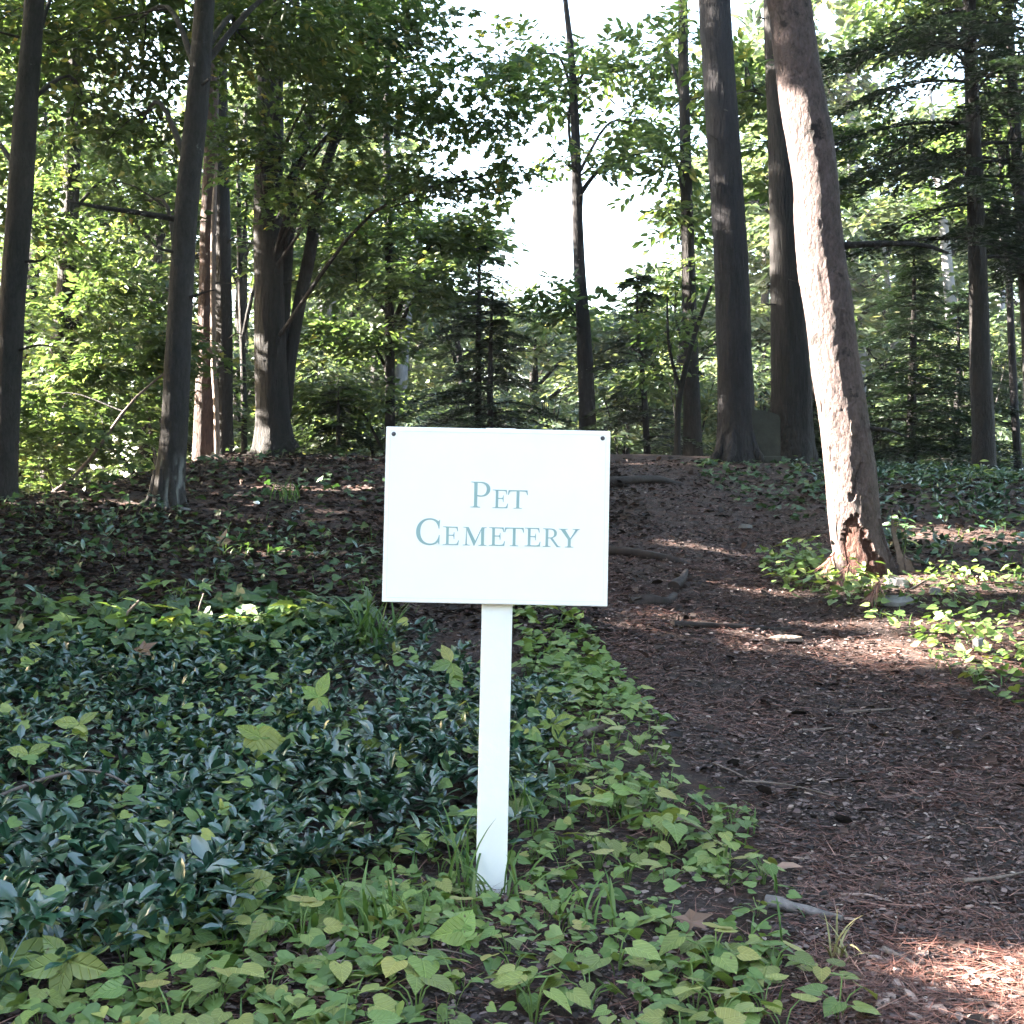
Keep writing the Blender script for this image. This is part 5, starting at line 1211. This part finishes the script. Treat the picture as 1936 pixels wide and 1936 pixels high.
# grass tufts
def tuft(label, x, y, n, hgt, w, mat='grass', spread=.6, tint=(.2, .8), r=.03, name="grass_tuft"):
    g = Geo(); blades(g, (x, y), n, hgt, w, spread, tint, r)
    o = g.obj(name, M[mat], None, True, loc=(x, y, h1(x, y))); return tag(o, label, "grass tuft")
tuft("long arching grass blades right in front of the white post's foot", -.03, 2.42, 16, .16, .0032, spread=.9, r=.05)
tuft("tall grass blades hugging the post's left side", -.10, 2.46, 12, .20, .0032, spread=.5)
tuft("upright grass tuft below and left of the post's foot", -.20, 2.20, 18, .13, .0036, spread=.6, r=.05)
tuft("broad bladed grass tuft between the post and the withered straw", -.30, 2.16, 14, .14, .0042, spread=.7, r=.05)
tuft("grass tuft beside the single large heart leaf", -.37, 2.22, 12, .12, .0036, spread=.7, r=.05)
tuft("loose grass tuft right of the post's foot", .13, 2.30, 18, .12, .003, spread=.8, r=.06)
tuft("fine grass tuft against the right side of the post", .02, 2.9, 16, .18, .003, spread=.6, r=.05)
tuft("long leaved grass clump under the sign's lower left corner", -.56, 4.95, 34, .30, .006, spread=.6, tint=(0, .4), r=.10)
tuft("wispy grass tuft on the dark hilltop left of the sign", -1.6, 8.8, 26, .22, .006, spread=.8, tint=(0, .5), r=.12)
tuft("yellowed straw tuft at the sunlit corner of the path", .567, 2.15, 13, .10, .0024, 'straw', .9, (0, 1), .02)
tuft("limp pale withered blades at the bottom left of the post", -.33, 2.07, 22, .06, .0034, 'dead_grass', 1.7, (0, 1), .04)
tuft("small withered tangle of blades below the post", -.18, 2.12, 16, .05, .003, 'dead_grass', 1.7, (0, 1), .03)

# ------------------------------------------------------------------ sticks, roots, stones, chips
def stick(label, pts, r, mat, name="stick", cat="stick", rough=.18, nseg=7):
    g = Geo(); n = len(pts)
    P = []
    for i, (x, y, dz) in enumerate(pts):
        P.append((x, y, h1(x, y) + dz, r * (1 - .55 * i / max(1, n - 1))))
    tube(g, P, nseg, n * 5, rough, seed=int(abs(pts[0][0] * 31)))
    return tag(g.obj(name, M[mat], None, True, loc=(pts[0][0], pts[0][1], h1(pts[0][0], pts[0][1]))), label, cat)
def slab(label, x, y, l, w, t, rz, mat, name, cat, dz=.0, tilt=(0, 0), seed=0, sides=9):
    r_ = random.Random(seed); g = Geo(); ang = [i * 6.283 / sides for i in range(sides)]
    ring = [(math.cos(a) * l / 2 * r_.uniform(.75, 1.1), math.sin(a) * w / 2 * r_.uniform(.75, 1.1)) for a in ang]
    V = [(px, py, 0) for px, py in ring] + [(px * .97, py * .97, t * r_.uniform(.55, .9)) for px, py in ring] + [(px * .6, py * .6, t * r_.uniform(.85, 1.15)) for px, py in ring] + [(0, 0, t), (0, 0, 0)]
    k = sides; i = np.arange(k); j = (i + 1) % k
    g.add(V, np.concatenate([np.stack([i, j, j + k, i + k], -1), np.stack([i + k, j + k, j + 2 * k, i + 2 * k], -1)]))
    g.add(V, np.concatenate([np.stack([i + 2 * k, j + 2 * k, np.full(k, 3 * k)], -1), np.stack([j, i, np.full(k, 3 * k + 1)], -1)]))
    o = g.obj(name, M[mat]); o.location = (x, y, h1(x, y) + dz); o.rotation_euler = (tilt[0], tilt[1], rz)
    return tag(o, label, cat)
stick("grey weathered piece of wood at the leaf bed's edge on the path", [(.49, 2.41, .012), (.55, 2.385, .014), (.62, 2.34, .010)], .014, 'wood_grey', "driftwood", "wood piece", .35)
stick("short pale stick among the heart leaves near the path edge", [(.35, 2.95, .03), (.41, 2.92, .035), (.46, 2.88, .02)], .009, 'bark_pale')
stick("short brown stick in the leaves right of the post", [(.22, 3.72, .03), (.28, 3.8, .035), (.32, 3.9, .035)], .010, 'twig')
stick("bent purple brown twig arching over the periwinkle at the left edge", [(-1.25, 2.75, .06), (-1.15, 2.85, .11), (-1.06, 3.0, .13), (-.98, 3.02, .12), (-.88, 2.96, .09)], .006, 'twig', "bent_twig", "twig")
stick("dark knotty root lump on the path below the sign's right side", [(.56, 5.8, .0), (.64, 5.83, .015), (.74, 5.9, .01), (.8, 6.05, .0)], .036, 'root', "root", "root", .3, 10)
stick("dark stubby log lying on the path right of the knotty root", [(.80, 6.12, .015), (.86, 6.25, .022), (.90, 6.38, .03)], .03, 'root', "log", "log", .25, 10)
stick("low root crossing the path in front of the leaning tree", [(.70, 5.42, .01), (.92, 5.5, .010), (1.12, 5.52, .008), (1.3, 5.62, -.01)], .02, 'root', "root", "root", .25, 9)
stick("root ridge crossing the path just right of the sign's edge", [(.40, 6.95, .0), (.62, 6.86, .02), (.86, 6.78, .01), (1.02, 6.7, -.02)], .034, 'root', "root", "root", .25, 9)
stick("long dark log sunk across the crest of the path", [(.45, 9.6, .0), (.8, 9.62, .03), (1.15, 9.9, .03), (1.4, 10.1, -.02)], .05, 'root', "log", "log", .2, 10)
stick("thin pale stick lying across the middle of the path", [(.62, 3.35, .012), (.74, 3.32, .014), (.86, 3.26, .01)], .0035, 'bark_pale')
stick("forked thin twig on the path near its middle", [(.57, 3.5, .012), (.62, 3.4, .014), (.66, 3.33, .012)], .003, 'bark_pale', "twig", "twig")
stick("thin light stick on the path near the right edge of the photo", [(.95, 2.62, .012), (1.02, 2.63, .014), (1.10, 2.66, .012)], .005, 'bark_pale')
stick("curved pale sliver on the path right of the grey wood piece", [(.66, 2.50, .008), (.71, 2.49, .010), (.75, 2.46, .006)], .0035, 'chip_pale', "sliver", "wood sliver")
stick("straight brown stick at the edge of the sunlit corner", [(.655, 2.20, .010), (.675, 2.15, .012), (.69, 2.10, .012)], .006, 'bark_pale')
stick("thin grey stick on the upper path below the right bank", [(1.15, 4.3, .012), (1.28, 4.32, .016), (1.36, 4.36, .012)], .005, 'bark_pale')
stick("small stick crossing the path above its middle", [(.94, 4.02, .01), (1.02, 4.06, .012), (1.08, 4.10, .01)], .004, 'bark_pale')
stick("broken pale stub standing in the light strip at the left", [(-1.62, 5.02, .0), (-1.58, 5.05, .10), (-1.52, 5.05, .17)], .010, 'bark_pale', "stub", "stick")
stick("thin upright dead stem in the light strip", [(-1.30, 5.1, .0), (-1.29, 5.1, .12), (-1.27, 5.1, .19)], .006, 'twig')
stick("long thin fallen branch on the right bank by the stones", [(1.95, 6.05, .03), (2.1, 6.15, .05), (2.25, 6.3, .05)], .006, 'twig')
slab("pale flat piece of bark lying on the path below the leaning tree", 1.19, 5.37, .17, .08, .022, .1, 'bark_pale', "bark_piece", "bark", .004, seed=3)
slab("flat grey stone at the right foot of the leaning tree", 1.925, 6.2, .13, .10, .035, .3, 'stone', "stone", "stone", .01, (.2, .1), 4)
slab("larger pale grey flat stone below the leaning tree's right foot", 1.83, 5.93, .19, .11, .03, -.3, 'stone', "stone", "stone", .008, (.25, 0), 5)
slab("small slanting stone right of the two flat stones", 2.06, 6.02, .10, .06, .03, .8, 'stone', "stone", "stone", .008, (.2, .1), 6)
slab("pale stone half hidden in the leaves of the right bank", 1.90, 5.05, .06, .05, .04, .2, 'stone', "stone", "stone", .03, seed=7)
slab("small white fleck of paper on the dark hillside left of the sign", -1.735, 8.4, .05, .035, .012, .3, 'white', "scrap", "scrap", .06, (.5, .1), 8, 6)
slab("second white fleck on the hillside near the lichen-footed maple", -2.15, 8.15, .07, .035, .012, .3, 'marker', "scrap", "scrap", .05, (.4, .1), 9, 6)
slab("small pale stone on the path's upper stretch", 1.52, 8.05, .10, .06, .025, .0, 'stone', "stone", "stone", .006, seed=10)
slab("round pale pebble by the leaves right of the post", .331, 4.64, .03, .03, .02, .0, 'chip_pale', "pebble", "pebble", .006, seed=11)
def dead_leaf(label, x, y, s, dr, nm, dz, t=.7):
    g = Geo(); scatter(g, LEAF_MAPLE if s > .06 else LEAF_OVAL, np.zeros((1, 3)), np.array([dr], float), np.array([nm], float), s, t, .8)
    o = g.obj("dead_leaf", M['dead_leaf']); o.location = (x, y, h1(x, y) + dz); return tag(o, label, "dead leaf")
dead_leaf("curled brown leaf standing upright on the dark hillside", -1.683, 7.14, .13, (.25, .1, 1), (-.2, -1, .2), .0)
dead_leaf("brown curled leaf among the green at the upper left of the periwinkle", -1.35, 4.45, .09, (.8, .1, .5), (-.2, -1, .6), .10, .3)
dead_leaf("reddish dead leaf in the heart leaves right of the post", .30, 2.22, .07, (.8, .3, .2), (0, -.5, 1), .03, .2)
dead_leaf("tan dead leaf at the tip of the leaf bed", .56, 2.66, .06, (.9, -.2, .1), (0, -.4, 1), .02, .8)
# red-brown needle sprays hanging in front of the leaning tree
for (x, y, dz, lab) in ((1.60, 6.25, .17, "upper rust brown dead needle spray at the leaning tree's foot"), (1.63, 6.12, .12, "middle rust brown dead needle spray at the leaning tree's foot"), (1.70, 5.85, .10, "lower rust brown dead needle spray at the right bank's edge")):
    g = Geo()
    n = 60; base = np.zeros((n, 3)); t = rng.random(n)
    pos = np.stack([-.02 + .06 * t, np.zeros(n), .09 * t - .05], -1)
    scatter(g, NEEDLE, pos, np.stack([-.35 + rng.normal(size=n) * .3, rng.normal(size=n) * .3 - .2, -1 + rng.normal(size=n) * .3], -1), rnd(n), .09, rng.random(n) * .5 + .5, 1.1)
    o = g.obj("needle_spray", M['needles']); o.location = (x, y, h1(x, y) + dz); tag(o, lab, "dead twig")
# pale chips in the sunlit corner, one by one
cm = []
for s in range(5):
    r_ = random.Random(s + 40); k = 7
    ring = [(math.cos(i * 6.283 / k) * .5 * r_.uniform(.8, 1.1), math.sin(i * 6.283 / k) * .22 * r_.uniform(.75, 1.15)) for i in range(k)]
    g = Geo(); V = [(x, y, 0) for x, y in ring] + [(x * .9, y * .9, .10 + .04 * x) for x, y in ring] + [(0, 0, .13), (0, 0, 0)]
    i = np.arange(k); j = (i + 1) % k
    g.add(V, np.stack([i, j, j + k, i + k], -1)); g.add(V, np.concatenate([np.stack([i + k, j + k, np.full(k, 2 * k)], -1), np.stack([j, i, np.full(k, 2 * k + 1)], -1)]))
    cm.append(g.mesh("wood_chip", M['chip_pale']))
for q in spaced([(.50, 1.78), (1.0, 1.78), (1.0, 2.16), (.66, 2.2), (.55, 2.05)], 70, .028):
    o = link("wood_chip", random.choice(cm)); s = random.uniform(.016, .045)
    o.location = (q[0], q[1], h1(*q) + .008); o.scale = (s, s * random.uniform(.7, 1.3), s); o.rotation_euler = (random.uniform(-.4, .4), random.uniform(-.3, .3), random.random() * 6.28)
    tag(o, "pale wood chip in the sunlit corner at the bottom right of the path", "wood chip", "pale wood chips in the sunlit corner")
for q in spaced([(.5, 2.3), (1.3, 2.5), (1.5, 4.0), (1.3, 5.0), (.7, 5.0), (.55, 3.9), (.65, 3.0)], 60, .07, 1.0):
    o = link("wood_chip", random.choice(cm)); s = random.uniform(.014, .034)
    o.location = (q[0], q[1], h1(*q) + .008); o.scale = (s, s * random.uniform(.7, 1.3), s); o.rotation_euler = (random.uniform(-.4, .4), random.uniform(-.3, .3), random.random() * 6.28)
    tag(o, "pale wood chip scattered on the shaded part of the path", "wood chip", "pale wood chips on the shaded path")

# ------------------------------------------------------------------ gravestones
def gravestone(label, x, y, w, d, hgt, mat, rz=0.0, base=True, arch=.06, tilt=0):
    root = empty("gravestone", (x, y, h1(x, y)), rz); tag(root, label, "gravestone"); root.rotation_euler = (tilt, 0, rz)
    n = 14; top = [(-w / 2 + w * i / n, hgt - arch + arch * math.sin(math.pi * i / n) ** .8) for i in range(n + 1)]
    out = [(-w / 2, -.12)] + top + [(w / 2, -.12)]
    bm = bmesh.new(); vs = [bm.verts.new((px, -d / 2, pz)) for px, pz in out]
    f = bm.faces.new(vs); r = bmesh.ops.extrude_face_region(bm, geom=[f])
    bmesh.ops.translate(bm, verts=[v for v in r['geom'] if isinstance(v, bmesh.types.BMVert)], vec=(0, d, 0))
    bmesh.ops.recalc_face_normals(bm, faces=bm.faces); bmesh.ops.bevel(bm, geom=[e for e in bm.edges if e.calc_face_angle(0) > .8], offset=.012, segments=2, affect='EDGES')
    me = bpy.data.meshes.new("slab"); bm.to_mesh(me); bm.free(); me.materials.append(M[mat]); link("slab", me, root)
    if base: link("plinth", box_mesh("plinth", -w / 2 - .05, w / 2 + .05, -d / 2 - .05, d / 2 + .05, -.12, .05, M[mat], .01), root)
    return root
gravestone("wide dark mossy gravestone between the two big trunks on the hill top", 2.37, 11.95, .44, .12, .50, 'tomb', .05)
gravestone("small pale grey gravestone beside the slim trunk above the sign's top right", .765, 14.3, .11, .08, .36, 'marker', .0, False, .01)

# ------------------------------------------------------------------ the thin haze between the trees
hm = bpy.data.materials.new("haze"); hm.use_nodes = True; hm.node_tree.nodes.clear()
pv = hm.node_tree.nodes.new("ShaderNodeVolumePrincipled"); pv.inputs["Density"].default_value = .0006; pv.inputs["Color"].default_value = (.92, .96, 1, 1); pv.inputs["Anisotropy"].default_value = .2
ho = hm.node_tree.nodes.new("ShaderNodeOutputMaterial"); hm.node_tree.links.new(pv.outputs[0], ho.inputs["Volume"])
haze = link("haze", box_mesh("haze", -1000, 1000, -1000, 1000, -4.0, 26.0, hm, .001))
tag(haze, kind="stuff")
